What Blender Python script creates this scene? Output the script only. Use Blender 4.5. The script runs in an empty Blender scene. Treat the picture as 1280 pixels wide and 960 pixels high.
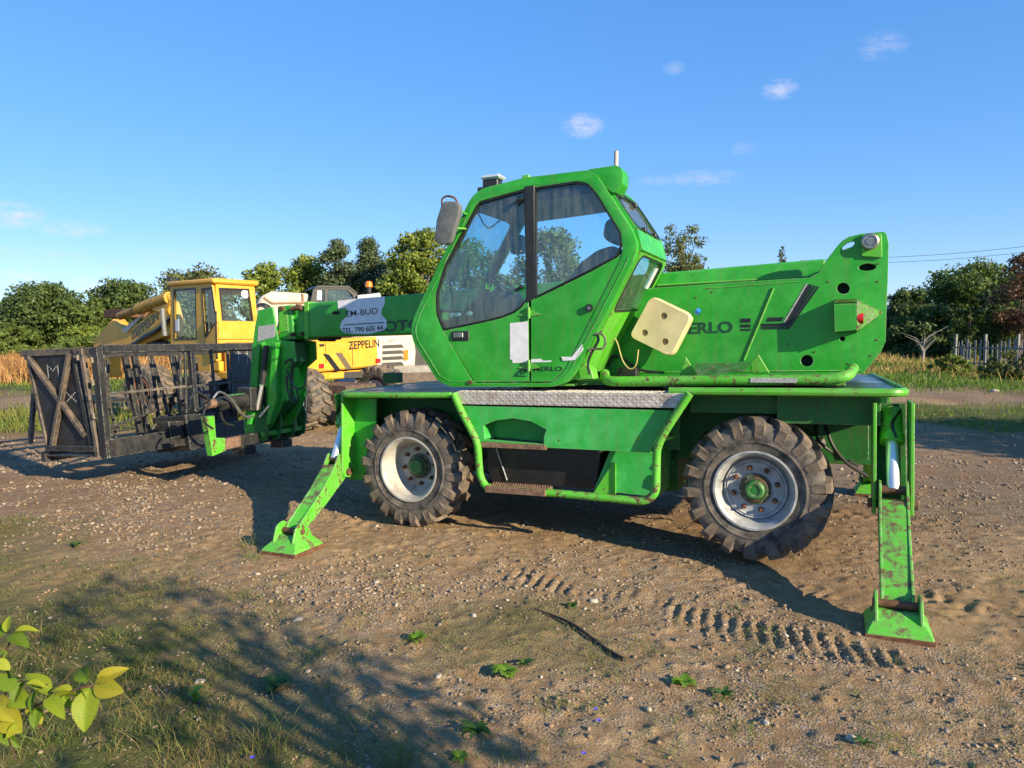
import bpy, bmesh, math, random
import numpy as np
from math import sin, cos, tan, atan, radians, pi, sqrt
from mathutils import Vector, Matrix
from mathutils.geometry import tessellate_polygon

sc = bpy.context.scene
C = sc.collection
rnd = random.Random(7)
rng = np.random.default_rng(11)

# ---------------------------------------------------------------- camera
FPX, EYE, HOR = 900.0, 1.70, 419.0
PITCH = atan((480 - HOR) / FPX)
cam_d = bpy.data.cameras.new('camera'); cam = bpy.data.objects.new('camera', cam_d); C.objects.link(cam)
cam.location = (0, 0, EYE); cam.rotation_euler = (pi / 2 - PITCH, 0, 0)
cam_d.sensor_width = 36; cam_d.lens = 36 * FPX / 1280; cam_d.clip_start = .05; cam_d.clip_end = 3000
sc.camera = cam

# ---------------------------------------------------------------- light
SUN_EL = radians(21)
SUN_H = Vector((.74, -.672, 0)).normalized()
SUN_V = Vector((SUN_H.x * cos(SUN_EL), SUN_H.y * cos(SUN_EL), sin(SUN_EL)))
sun_d = bpy.data.lights.new('sun', 'SUN'); sun = bpy.data.objects.new('sun', sun_d); C.objects.link(sun)
sun_d.energy = 5.0; sun_d.angle = radians(.5); sun_d.color = (1, .84, .58)
sun.rotation_euler = SUN_V.to_track_quat('Z', 'Y').to_euler(); sun.location = SUN_V * 50
w = bpy.data.worlds.new('World'); sc.world = w; w.use_nodes = True
nt = w.node_tree; nt.nodes.clear()
def wn(t, **k):
    n = nt.nodes.new(t)
    for a, b in k.items(): setattr(n, a, b)
    return n
sky = wn('ShaderNodeTexSky', sky_type='NISHITA', sun_disc=False)
sky.sun_elevation = SUN_EL; sky.sun_rotation = math.atan2(SUN_H.x, SUN_H.y)
sky.altitude = 0; sky.air_density = 1.0; sky.dust_density = .0; sky.ozone_density = 4.0
gmm = wn('ShaderNodeGamma'); gmm.inputs['Gamma'].default_value = 0.5
hs = wn('ShaderNodeHueSaturation'); hs.inputs['Saturation'].default_value = 1.65; hs.inputs['Value'].default_value = 1.42
bg = wn('ShaderNodeBackground'); bg.inputs['Strength'].default_value = .15
wo = wn('ShaderNodeOutputWorld')
nt.links.new(sky.outputs[0], gmm.inputs['Color']); nt.links.new(gmm.outputs[0], hs.inputs['Color'])
# small clouds: direction-space puffs with noise edges
geo = wn('ShaderNodeTexCoord')
tn = wn('ShaderNodeMixRGB', blend_type='MULTIPLY'); tn.inputs['Fac'].default_value = 1; tn.inputs['Color2'].default_value = (0.80, 0.905, 1.18, 1); nt.links.new(hs.outputs['Color'], tn.inputs['Color1'])
cur = tn.outputs[0]
def sky_dir(px, py):
    v = Vector(((px - 640) / FPX, 1, (480 - py) / FPX)).normalized()
    v.rotate(Matrix.Rotation(-PITCH, 3, 'X')); return v
nz = wn('ShaderNodeTexNoise'); nz.inputs['Scale'].default_value = 62; nz.inputs['Detail'].default_value = 8; nz.inputs['Roughness'].default_value = .62
mpn = wn('ShaderNodeMapping'); mpn.inputs['Scale'].default_value = (1, 1, 2.2)
nt.links.new(geo.outputs['Generated'], mpn.inputs[0]); nt.links.new(mpn.outputs[0], nz.inputs['Vector'])
acc = None
for px, py, sx, sy, a in [(728, 157, 24, 14, .8), (975, 112, 19, 11, .65), (1103, 57, 24, 14, .32), (843, 85, 13, 7, .4), (14, 268, 30, 14, .75),
                          (90, 286, 34, 9, .5), (115, 356, 18, 12, .6), (880, 222, 42, 9, .42), (822, 226, 24, 6, .3), (930, 186, 16, 8, .25), (28, 345, 20, 9, .5),
                          (250, 322, 90, 12, .22), (180, 335, 100, 12, .2), (40, 320, 60, 12, .25)]:
    d = sky_dir(px, py); r = Vector((d.y, -d.x, 0)).normalized(); u = r.cross(d)
    dr = wn('ShaderNodeVectorMath', operation='DOT_PRODUCT'); dr.inputs[1].default_value = r * (FPX / sx)
    du = wn('ShaderNodeVectorMath', operation='DOT_PRODUCT'); du.inputs[1].default_value = u * (FPX / sy)
    df = wn('ShaderNodeVectorMath', operation='DOT_PRODUCT'); df.inputs[1].default_value = d
    for q in (dr, du, df): nt.links.new(geo.outputs['Generated'], q.inputs[0])
    a1 = wn('ShaderNodeMath', operation='MULTIPLY'); nt.links.new(dr.outputs['Value'], a1.inputs[0]); nt.links.new(dr.outputs['Value'], a1.inputs[1])
    a2 = wn('ShaderNodeMath', operation='MULTIPLY_ADD'); nt.links.new(du.outputs['Value'], a2.inputs[0]); nt.links.new(du.outputs['Value'], a2.inputs[1]); nt.links.new(a1.outputs[0], a2.inputs[2])
    mm = wn('ShaderNodeMapRange'); mm.inputs['From Min'].default_value = 1.3; mm.inputs['From Max'].default_value = 0.0
    mm.inputs['To Max'].default_value = a; nt.links.new(a2.outputs[0], mm.inputs['Value'])
    fr = wn('ShaderNodeMath', operation='GREATER_THAN'); fr.inputs[1].default_value = .3; nt.links.new(df.outputs['Value'], fr.inputs[0])
    ml = wn('ShaderNodeMath', operation='MULTIPLY'); nt.links.new(mm.outputs[0], ml.inputs[0]); nt.links.new(fr.outputs[0], ml.inputs[1])
    if acc is None: acc = ml.outputs[0]
    else:
        ad = wn('ShaderNodeMath', operation='MAXIMUM'); nt.links.new(acc, ad.inputs[0]); nt.links.new(ml.outputs[0], ad.inputs[1]); acc = ad.outputs[0]
nr = wn('ShaderNodeMapRange'); nr.inputs['From Min'].default_value = .34; nr.inputs['From Max'].default_value = .72
nt.links.new(nz.outputs['Fac'], nr.inputs['Value'])
cm = wn('ShaderNodeMath', operation='MULTIPLY'); nt.links.new(acc, cm.inputs[0]); nt.links.new(nr.outputs[0], cm.inputs[1])
mixc = wn('ShaderNodeMixRGB'); mixc.inputs['Color2'].default_value = (3.3, 3.1, 3.5, 1)
nt.links.new(cm.outputs[0], mixc.inputs['Fac']); nt.links.new(cur, mixc.inputs['Color1'])
nt.links.new(mixc.outputs[0], bg.inputs['Color']); nt.links.new(bg.outputs[0], wo.inputs[0])
sc.view_settings.view_transform = 'Standard'; sc.view_settings.look = 'None'
sc.view_settings.exposure = 0.93; sc.view_settings.gamma = 1
sc.cycles.max_bounces = 6; sc.cycles.transparent_max_bounces = 24

# ---------------------------------------------------------------- frames: pixel rays onto real planes
FW = np.array([0, cos(PITCH), -sin(PITCH)]); UPV = np.array([0, sin(PITCH), cos(PITCH)]); RT = np.array([1., 0, 0]); CP = np.array([0, 0, EYE])
def ray(x, y): return FW + RT * (x - 640) / FPX + UPV * (480 - y) / FPX
def gnd(x, y, z=0.):
    q = ray(x, y); P = CP + q * ((z - EYE) / q[2]); return P[0], P[1]
def at_depth(x, y, d):
    q = ray(x, y); return CP + q * d / q[1]
class Frame:
    def __init__(s, O, U, V):
        s.O = np.array(O, float); s.U = np.array(U, float); s.V = np.array(V, float); s.W = np.cross(s.U, s.V)
        s.W /= np.linalg.norm(s.W)
    def mat(s):
        m = Matrix.Identity(4)
        for i in range(3):
            m[i][0] = s.U[i]; m[i][1] = s.V[i]; m[i][2] = s.W[i]; m[i][3] = s.O[i]
        return m
    def hit(s, x, y, n, c):
        q = ray(x, y); t = (c - (CP - s.O) @ n) / (q @ n); D = CP + t * q - s.O
        return D @ s.U, D @ s.V, D @ s.W
    def v(s, x, y, v=0.):            # -> (u, w) on plane v
        a = s.hit(x, y, s.V, v); return a[0], a[2]
    def u(s, x, y, u=0.):            # -> (v, w) on plane u
        a = s.hit(x, y, s.U, u); return a[1], a[2]
    def w(s, x, y, w=0.):            # -> (u, v) on plane w
        a = s.hit(x, y, s.W, w); return a[0], a[1]
PSI, PIT = radians(23.8), radians(1.3)
UH = np.array([cos(PSI) * cos(PIT), -sin(PSI) * cos(PIT), sin(PIT)]); VH = np.array([sin(PSI), cos(PSI), 0.])
WH = np.cross(UH, VH)
_P0 = CP + ray(510, 587) * 6.28 / ray(510, 587)[1]
H = Frame(_P0 + 1.2 * VH - .525 * WH, UH, VH)

# ---------------------------------------------------------------- materials
class NM:
    def __init__(s, name):
        s.m = bpy.data.materials.new(name); s.m.use_nodes = True; s.t = s.m.node_tree
        s.p = s.t.nodes['Principled BSDF']; s.out = s.t.nodes['Material Output']
    def n(s, t, **k):
        x = s.t.nodes.new(t)
        for a, b in k.items(): setattr(x, a, b)
        return x
    def l(s, a, b): s.t.links.new(a, b)
    def noise(s, scale, detail=5, rough=.55, vec=None, dist=0.):
        x = s.n('ShaderNodeTexNoise'); x.inputs['Scale'].default_value = scale; x.inputs['Detail'].default_value = detail
        x.inputs['Roughness'].default_value = rough; x.inputs['Distortion'].default_value = dist
        s.l(vec if vec is not None else s.co(), x.inputs['Vector']); return x.outputs['Fac']
    def co(s):
        if not hasattr(s, '_co'): s._co = s.n('ShaderNodeTexCoord').outputs['Object']
        return s._co
    def ramp(s, fac, stops):
        x = s.n('ShaderNodeValToRGB'); e = x.color_ramp.elements
        e[0].position, e[0].color = stops[0][0], (*stops[0][1], 1); e[1].position, e[1].color = stops[1][0], (*stops[1][1], 1)
        for p, c in stops[2:]:
            k = e.new(p); k.color = (*c, 1)
        s.l(fac, x.inputs['Fac']); return x.outputs['Color']
    def rng(s, v, a, b, c=0., d=1.):
        x = s.n('ShaderNodeMapRange'); s.l(v, x.inputs['Value'])
        for k, q in zip(('From Min', 'From Max', 'To Min', 'To Max'), (a, b, c, d)): x.inputs[k].default_value = q
        return x.outputs[0]
    def mix(s, f, a, b, mode='MIX'):
        x = s.n('ShaderNodeMixRGB', blend_type=mode)
        for v, k in ((f, 'Fac'), (a, 'Color1'), (b, 'Color2')):
            if isinstance(v, (int, float)): x.inputs[k].default_value = v
            elif isinstance(v, tuple): x.inputs[k].default_value = (*v, 1)
            else: s.l(v, x.inputs[k])
        return x.outputs[0]
    def math(s, op, a, b=0.):
        x = s.n('ShaderNodeMath', operation=op)
        for i, v in enumerate((a, b)):
            if isinstance(v, (int, float)): x.inputs[i].default_value = v
            else: s.l(v, x.inputs[i])
        return x.outputs[0]
    def bump(s, h, strength=.3, dist=.01):
        x = s.n('ShaderNodeBump'); x.inputs['Strength'].default_value = strength; x.inputs['Distance'].default_value = dist
        s.l(h, x.inputs['Height']); s.l(x.outputs[0], s.p.inputs['Normal']); return x
    def set(s, col=None, rough=None, metal=None, spec=None):
        for v, k in ((col, 'Base Color'), (rough, 'Roughness'), (metal, 'Metallic'), (spec, 'Specular IOR Level')):
            if v is None: continue
            if isinstance(v, (int, float)): s.p.inputs[k].default_value = v
            elif isinstance(v, tuple): s.p.inputs[k].default_value = (*v, 1)
            else: s.l(v, s.p.inputs[k])
        return s

def paint(name, base, fade, chip=.0, rough=.38, dirt=(.16, .12, .08), dirt_amt=.3, rust=(.11, .05, .025), edge=True, top=0.):
    M = NM(name)
    big = M.noise(2.2, 6, .6); mid = M.noise(9, 6, .65, dist=.4)
    col = M.mix(M.rng(M.math('MULTIPLY', big, mid), .17, .38), base, fade)
    vr = M.noise(.9, 3, .5); hsn = M.n('ShaderNodeHueSaturation'); M.l(M.rng(vr, .3, .7, .82, 1.14), hsn.inputs['Value']); M.l(col, hsn.inputs['Color']); col = hsn.outputs[0]
    # dirt film
    streak = M.n('ShaderNodeMapping'); streak.inputs['Scale'].default_value = (14, 14, 1.6); M.l(M.co(), streak.inputs[0])
    st = M.noise(1.6, 5, .6, vec=streak.outputs[0])
    col = M.mix(M.math('MULTIPLY', M.rng(st, .48, .8), dirt_amt), col, dirt)
    # chips and rust
    fine = M.noise(34, 5, .72, dist=.3)
    chips = M.rng(M.math('ADD', fine, M.math('MULTIPLY', M.math('SUBTRACT', mid, .5), 1.0)), .86 - chip, .90 - chip)
    col = M.mix(chips, col, rust)
    if top:
        gg = M.n('ShaderNodeNewGeometry'); sx = M.n('ShaderNodeSeparateXYZ'); M.l(gg.outputs['Normal'], sx.inputs[0])
        tm = M.math('MULTIPLY', M.rng(sx.outputs['Z'], .45, .9), M.rng(M.math('ADD', mid, M.math('MULTIPLY', fine, .35)), .62, .76))
        col = M.mix(M.math('MULTIPLY', tm, top), col, M.mix(M.rng(fine, .4, .6), (.045, .028, .02), (.15, .085, .05)))
    if edge:
        bv = M.n('ShaderNodeBevel', samples=3); bv.inputs['Radius'].default_value = .014
        g = M.n('ShaderNodeNewGeometry')
        dt = M.n('ShaderNodeVectorMath', operation='DOT_PRODUCT'); M.l(bv.outputs[0], dt.inputs[0]); M.l(g.outputs['Normal'], dt.inputs[1])
        e = M.rng(dt.outputs['Value'], .985, .90)
        e = M.math('MULTIPLY', e, M.rng(fine, .45, .58))
        col = M.mix(e, col, M.mix(M.rng(mid, .45, .6), (.34, .36, .28), rust))
    M.set(col=col, rough=M.rng(mid, .3, .75, rough - .06, rough + .2))
    M.bump(M.math('ADD', fine, M.math('MULTIPLY', chips, -.6)), .07, .004)
    return M.m
G_PAINT = paint('green_machine_paint', (.016, .30, .014), (.045, .40, .045), .07, .34)
G_SUNWORN = paint('sunlit_worn_green_paint', (.070, .40, .012), (.12, .48, .05), .20, .45, dirt_amt=.45, top=.5)  # base green lightened and yellowed as painted sunlight; chips and rust are wear
G_SUNVWORN = paint('badly_chipped_sunlit_green_paint', (.070, .40, .014), (.14, .48, .07), .285, .55, dirt_amt=.5, top=.9)  # same sunlit yellow-green base, with heavier real chipping and rust
G_FADE = paint('faded_green_panel_paint', (.020, .34, .04), (.06, .44, .11), .07, .4, dirt_amt=.3)
G_DARK = paint('dark_green_paint', (.008, .12, .014), (.014, .16, .022), .12, .5, dirt=(.05, .04, .03), dirt_amt=.7)  # darker green with a heavy dirt film, for lower and inner parts
Y_PAINT = paint('yellow_machine_paint', (.76, .36, .022), (.74, .42, .06), .03, .42, edge=False)
W_PAINT = paint('chalky_white_paint', (.62, .58, .48), (.50, .44, .34), .09, .6, edge=False)
K_PAINT = paint('black_worn_paint', (.012, .012, .014), (.028, .028, .028), .10, .45, dirt=(.13, .11, .09), dirt_amt=.35, rust=(.12, .075, .04))
K_SCUF = paint('scuffed_black_tube_paint', (.035, .03, .028), (.20, .15, .11), .14, .5, dirt=(.16, .13, .1), dirt_amt=.5, rust=(.16, .08, .04))
def simple(name, col, rough=.5, metal=0., var=.25, sc_=12, bump=.1):
    M = NM(name); f = M.noise(sc_, 5, .6)
    M.set(col=M.mix(M.rng(f, .3, .7), tuple(c * (1 - var) for c in col), tuple(min(1, c * (1 + var)) for c in col)), rough=rough, metal=metal)
    if bump: M.bump(M.noise(sc_ * 5, 4, .6), bump, .004)
    return M.m
CHROME = simple('chrome_rod', (.80, .79, .78), .40, .75, .05, 6, 0)
STEEL = simple('dull_steel', (.34, .33, .31), .42, .85, .25, 20)
BLACKP = simple('black_plastic', (.018, .018, .019), .42, 0, .3, 20, .06)
RUBBERB = simple('black_hose_rubber', (.02, .02, .02), .45, 0, .3, 30, .05)
SEATF = simple('dark_seat_vinyl', (.03, .03, .033), .6, 0, .3, 18, .1)
RUST = simple('rusty_steel', (.13, .06, .03), .8, .1, .5, 22, .4)
RUST2 = simple('rusty_tread_steel', (.20, .12, .08), .75, .2, .5, 30, .4)
WHITE_DECAL = simple('dirty_white_decal', (.70, .71, .74), .35, 0, .12, 14, 0)
BLACK_DECAL = simple('black_decal', (.012, .014, .016), .35, 0, .2, 14, 0)
DG_DECAL = simple('dark_green_decal', (.006, .06, .03), .4, 0, .4, 30, 0)
GREY_DECAL = simple('grey_worn_decal', (.36, .37, .36), .45, 0, .4, 60, 0)
RED_LENS = simple('red_lens', (.55, .02, .02), .2, 0, .1, 10, 0)
ORANGE = simple('orange_lens', (.8, .2, .01), .25, 0, .1, 10, 0)
YEL_PART = simple('yellow_lens_surround', (.75, .45, .03), .5, 0, .2, 10, 0)
BLUE_CAP = simple('blue_plastic_cap', (.02, .18, .62), .35, 0, .1, 10, 0)
TANKP = simple('cream_plastic_tank', (.62, .52, .29), .38, 0, .16, 5, .04)
TANKD = simple('yellowed_plastic_recess', (.48, .37, .15), .5, 0, .25, 18, .05)
MIRBACK = simple('grey_mirror_shell', (.13, .14, .14), .5, 0, .3, 14, .08)
AERIAL = simple('beige_plastic', (.50, .40, .34), .5, 0, .15, 10)
LAMP = simple('clear_lamp_glass', (.62, .66, .68), .1, .3, .1, 10, 0)
DARKVOID = simple('dark_cavity', (.008, .008, .008), .9, 0, .1, 5, 0)  # near black that paints shade into holes and gaps
def rubber():
    M = NM('dusty_tyre_rubber')
    f = M.noise(7, 6, .65); g = M.noise(30, 5, .7)
    dust = M.rng(M.math('ADD', f, M.math('MULTIPLY', g, .5)), .62, 1.0)
    M.set(col=M.mix(dust, (.034, .032, .030), (.22, .19, .155)), rough=.8); M.bump(g, .35, .006)
    return M.m
TYRE = rubber()
def lug_rubber():
    M = NM('mud_caked_tread_rubber')
    f = M.noise(9, 6, .65); g = M.noise(34, 5, .7)
    dust = M.rng(M.math('ADD', f, M.math('MULTIPLY', g, .5)), .48, .92)
    M.set(col=M.mix(dust, (.028, .026, .024), (.21, .16, .115)), rough=.88); M.bump(g, .5, .008)
    return M.m
LUG = lug_rubber()
def rimw():
    M = NM('dirty_white_rim_paint')
    f = M.noise(6, 6, .65); g = M.noise(28, 5, .7)
    c = M.mix(M.rng(f, .42, .72), (.42, .41, .37), (.25, .21, .16))
    c = M.mix(M.rng(M.math('ADD', g, M.math('MULTIPLY', f, .4)), .84, .90), c, (.13, .06, .03))
    M.set(col=c, rough=.5); M.bump(g, .1, .004); return M.m
RIMW = rimw()
RIMW_G = simple('grey_rim_paint', (.34, .35, .35), .5, .1, .35, 12, .15)
def deckm():
    M = NM('oily_dark_deck_coating')
    f = M.noise(3.5, 6, .6); g = M.noise(24, 5, .7)
    c = M.mix(M.rng(f, .4, .65), (.010, .012, .016), (.03, .10, .06)); c = M.mix(M.rng(g, .58, .7), c, (.11, .09, .07))
    M.set(col=c, rough=M.rng(f, .3, .7, .16, .5)); M.bump(g, .15, .004); return M.m
DECK = deckm()
HUBG = paint('greasy_green_hub', (.012, .13, .015), (.03, .18, .03), .24, .5, dirt=(.03, .02, .015), dirt_amt=.8)
def diamond():
    M = NM('aluminium_tread_plate')
    mp = M.n('ShaderNodeMapping'); mp.inputs['Scale'].default_value = (40, 40, 40); M.l(M.co(), mp.inputs[0])
    b = M.n('ShaderNodeTexChecker'); b.inputs['Scale'].default_value = 1.; mp.inputs['Rotation'].default_value = (0, radians(45), 0); M.l(mp.outputs[0], b.inputs[0])
    g = M.noise(16, 5, .7)
    M.set(col=M.mix(M.rng(g, .35, .7), (.62, .58, .54), (.36, .30, .25)), rough=.45, metal=.2)
    M.bump(M.math('ADD', b.outputs['Fac'], g), .35, .004); return M.m
DIAM = diamond()
def glass(name, tint, fac=.12, rough=.02, dirt=.10):
    M = NM(name); t = M.t; t.nodes.remove(M.p)
    tr = M.n('ShaderNodeBsdfTransparent'); tr.inputs[0].default_value = (*tint, 1)
    gl = M.n('ShaderNodeBsdfGlossy'); gl.inputs['Roughness'].default_value = rough
    lw = M.n('ShaderNodeLayerWeight'); lw.inputs['Blend'].default_value = .5
    f = M.math('ADD', M.math('MULTIPLY', M.math('POWER', lw.outputs['Facing'], 4.0), .55), fac * .4)
    m1 = M.n('ShaderNodeMixShader'); M.l(f, m1.inputs[0]); M.l(tr.outputs[0], m1.inputs[1]); M.l(gl.outputs[0], m1.inputs[2])
    df = M.n('ShaderNodeBsdfDiffuse'); df.inputs[0].default_value = (.42, .42, .38, 1)
    mp = M.n('ShaderNodeMapping'); mp.inputs['Scale'].default_value = (9, 9, 1.2); M.l(M.co(), mp.inputs[0])
    d = M.math('MULTIPLY', M.rng(M.noise(3, 6, .7, vec=mp.outputs[0]), .35, .8), dirt)
    m2 = M.n('ShaderNodeMixShader'); M.l(d, m2.inputs[0]); M.l(m1.outputs[0], m2.inputs[1]); M.l(df.outputs[0], m2.inputs[2])
    M.l(m2.outputs[0], M.out.inputs[0]); return M.m
GLASS = glass('tinted_cab_glass', (.73, .94, .985), .16, .03, .20)
GLASS_L = glass('pale_cab_glass', (.86, .96, .95), .10, .02, .08)

# ---------------------------------------------------------------- mesh helpers
def link(name, me, mat, parent=None):
    o = bpy.data.objects.new(name, me); C.objects.link(o)
    if mat is not None and len(me.materials) == 0: me.materials.append(mat)
    if parent is not None: o.parent = parent
    return o
def finish(bm, name, mat, parent=None, smooth=True, ang=.55):
    bmesh.ops.recalc_face_normals(bm, faces=bm.faces)
    me = bpy.data.meshes.new(name); bm.to_mesh(me); bm.free()
    if smooth:
        me.polygons.foreach_set('use_smooth', [True] * len(me.polygons)); me.set_sharp_from_angle(angle=ang)
    return link(name, me, mat, parent)
def tag(o, label=None, cat=None, group=None, kind=None):
    if label: o['label'] = label
    if cat: o['category'] = cat
    if group: o['group'] = group
    if kind: o['kind'] = kind
    return o
def root(name, label, cat, frame=None, loc=None, rz=0., group=None):
    o = bpy.data.objects.new(name, None); C.objects.link(o); o.empty_display_size = .3
    if frame is not None: o.matrix_world = frame.mat()
    else: o.location = loc or (0, 0, 0); o.rotation_euler = (0, 0, rz)
    return tag(o, label, cat, group)
def np_mesh(name, V, F, mat, parent=None, smooth=False, attrs=None):
    V = np.ascontiguousarray(V, np.float32); F = np.ascontiguousarray(F, np.int32); n, k = F.shape
    me = bpy.data.meshes.new(name); me.vertices.add(len(V)); me.vertices.foreach_set('co', V.ravel())
    me.loops.add(n * k); me.loops.foreach_set('vertex_index', F.ravel())
    me.polygons.add(n); me.polygons.foreach_set('loop_start', np.arange(0, n * k, k, dtype=np.int32))
    try: me.polygons.foreach_set('loop_total', np.full(n, k, np.int32))
    except Exception: pass
    if smooth: me.polygons.foreach_set('use_smooth', np.ones(n, bool))
    if attrs:
        for an, av in attrs.items():
            a = me.attributes.new(an, 'FLOAT', 'POINT'); a.data.foreach_set('value', np.ascontiguousarray(av, np.float32))
    me.update(calc_edges=True); return link(name, me, mat, parent)
def fillet(pts, r, n=4):
    """round the corners of a closed polygon; r may be a list"""
    out = []; N = len(pts)
    for i, p in enumerate(pts):
        rr = r[i] if isinstance(r, (list, tuple)) else r
        a = Vector(pts[i - 1]); b = Vector(p); c = Vector(pts[(i + 1) % N])
        if rr <= 0: out.append(tuple(b)); continue
        d1 = (a - b); d2 = (c - b); l = min(rr, d1.length * .45, d2.length * .45)
        p1 = b + d1.normalized() * l; p2 = b + d2.normalized() * l
        for k in range(n + 1):
            t = k / n; out.append(tuple((1 - t) ** 2 * p1 + 2 * t * (1 - t) * b + t * t * p2))
    return out
def dedupe(pts, t=.006):
    out = []
    for p in pts:
        if not out or (Vector(p) - Vector(out[-1])).length > t: out.append(tuple(p))
    if (Vector(out[0]) - Vector(out[-1])).length < t: out.pop()
    return out
def inset(pts, d):
    """offset a closed 2D polygon inward by d (positive) whatever its winding"""
    A = sum(pts[i - 1][0] * pts[i][1] - pts[i][0] * pts[i - 1][1] for i in range(len(pts)))
    s = 1 if A > 0 else -1; out = []; N = len(pts)
    for i in range(N):
        a = Vector(pts[i - 1]); b = Vector(pts[i]); c = Vector(pts[(i + 1) % N])
        e1 = (b - a).normalized(); e2 = (c - b).normalized()
        n1 = Vector((-e1.y, e1.x)) * s; n2 = Vector((-e2.y, e2.x)) * s
        m = n1 + n2
        m = m / max(.35, m.dot(n1)) if m.length > 1e-6 else n1
        out.append(tuple(b + m * d))
    return out
def plate_bm(bm, O, A, B, poly, thick, holes=(), bevel=0., seg=1):
    """polygon in the plane (O,A,B) extruded by thick along A x B"""
    O = Vector(O); A = Vector(A); B = Vector(B); N = A.cross(B).normalized() * thick
    t0 = len(bm.verts)
    loops = [list(poly)] + [list(h) for h in holes]
    f3 = [[O + A * p[0] + B * p[1] for p in L] for L in loops]
    va = [[bm.verts.new(p) for p in L] for L in f3]; vb = [[bm.verts.new(p + N) for p in L] for L in f3]
    fs = []
    if not holes:
        fs.append(bm.faces.new(va[0])); fs.append(bm.faces.new(vb[0][::-1]))
    else:
        fa = [v for L in va for v in L]; fb = [v for L in vb for v in L]
        for t in tessellate_polygon([[Vector((p[0], p[1], 0)) for p in L] for L in loops]):
            try: fs.append(bm.faces.new([fa[i] for i in t])); fs.append(bm.faces.new([fb[i] for i in t[::-1]]))
            except ValueError: pass
    for a, b in zip(va, vb):
        n = len(a)
        for i in range(n): fs.append(bm.faces.new([a[i], a[(i + 1) % n], b[(i + 1) % n], b[i]]))
    if bevel > 0:
        bmesh.ops.recalc_face_normals(bm, faces=fs)
        es = {e for f in fs for e in f.edges}
        es = [e for e in es if len(e.link_faces) == 2 and e.calc_face_angle(0) > .6]
        bmesh.ops.bevel(bm, geom=es, offset=bevel, segments=seg, profile=.6, affect='EDGES', clamp_overlap=True)
def pv(name, poly, v0, v1, mat, parent, holes=(), bevel=.004, seg=1, obj=True, bm=None):
    """polygon given in (u,w), extruded from v0 to v1"""
    own = bm is None
    if own: bm = bmesh.new()
    # A=u, B=w -> A x B = -v
    plate_bm(bm, (0, max(v0, v1), 0), (1, 0, 0), (0, 0, 1), poly, abs(v1 - v0), holes, bevel, seg)
    return finish(bm, name, mat, parent) if own else None
def pu(name, poly, u0, u1, mat, parent, holes=(), bevel=.004, bm=None):
    """polygon in (v,w) extruded from u0 to u1"""
    own = bm is None
    if own: bm = bmesh.new()
    plate_bm(bm, (min(u0, u1), 0, 0), (0, 1, 0), (0, 0, 1), poly, abs(u1 - u0), holes, bevel)
    return finish(bm, name, mat, parent) if own else None
def pw(name, poly, w0, w1, mat, parent, holes=(), bevel=.004, bm=None):
    own = bm is None
    if own: bm = bmesh.new()
    plate_bm(bm, (0, 0, min(w0, w1)), (1, 0, 0), (0, 1, 0), poly, abs(w1 - w0), holes, bevel)
    return finish(bm, name, mat, parent) if own else None
def box_bm(bm, lo, hi, bevel=.004):
    plate_bm(bm, (0, 0, lo[2]), (1, 0, 0), (0, 1, 0), [(lo[0], lo[1]), (hi[0], lo[1]), (hi[0], hi[1]), (lo[0], hi[1])], hi[2] - lo[2], (), bevel)
def box(name, lo, hi, mat, parent, bevel=.004):
    bm = bmesh.new(); box_bm(bm, lo, hi, bevel); return finish(bm, name, mat, parent)
def basis(d):
    d = Vector(d).normalized(); a = Vector((0, 0, 1)) if abs(d.z) < .9 else Vector((1, 0, 0))
    x = d.cross(a).normalized(); return x, d.cross(x).normalized(), d
def beam_bm(bm, p0, p1, a, b, up=None, bevel=.003):
    """rectangular bar from p0 to p1; a = width across, b = size along up"""
    p0 = Vector(p0); p1 = Vector(p1); d = (p1 - p0)
    upv = Vector(up) if up is not None else Vector((0, 0, 1))
    x = d.cross(upv)
    if x.length < 1e-5: x = d.cross(Vector((1, 0, 0)))
    x.normalize(); y = x.cross(d).normalized()
    # x cross y = ? extrude along d
    A, B = x, y
    if A.cross(B).dot(d) < 0: A = -A
    plate_bm(bm, p0, A, B, [(-a / 2, -b / 2), (a / 2, -b / 2), (a / 2, b / 2), (-a / 2, b / 2)], d.length, (), bevel)
def beam(name, p0, p1, a, b, mat, parent, up=None, bevel=.003):
    bm = bmesh.new(); beam_bm(bm, p0, p1, a, b, up, bevel); return finish(bm, name, mat, parent)
def smooth_path(pts, r=.05, n=4):
    pts = [Vector(p) for p in pts]; out = [pts[0]]
    for i in range(1, len(pts) - 1):
        a, b, c = pts[i - 1], pts[i], pts[i + 1]
        l = min(r, (a - b).length * .48, (c - b).length * .48)
        p1 = b + (a - b).normalized() * l; p2 = b + (c - b).normalized() * l
        for k in range(n + 1):
            t = k / n; out.append((1 - t) ** 2 * p1 + 2 * t * (1 - t) * b + t * t * p2)
    out.append(pts[-1]); return out
def catmull(pts, n=6):
    P = [Vector(p) for p in pts]; P = [P[0] * 2 - P[1]] + P + [P[-1] * 2 - P[-2]]; out = []
    for i in range(1, len(P) - 2):
        for k in range(n):
            t = k / n
            out.append(.5 * ((2 * P[i]) + (-P[i - 1] + P[i + 1]) * t + (2 * P[i - 1] - 5 * P[i] + 4 * P[i + 1] - P[i + 2]) * t * t + (-P[i - 1] + 3 * P[i] - 3 * P[i + 1] + P[i + 2]) * t ** 3))
    out.append(P[-2]); return out
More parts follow.
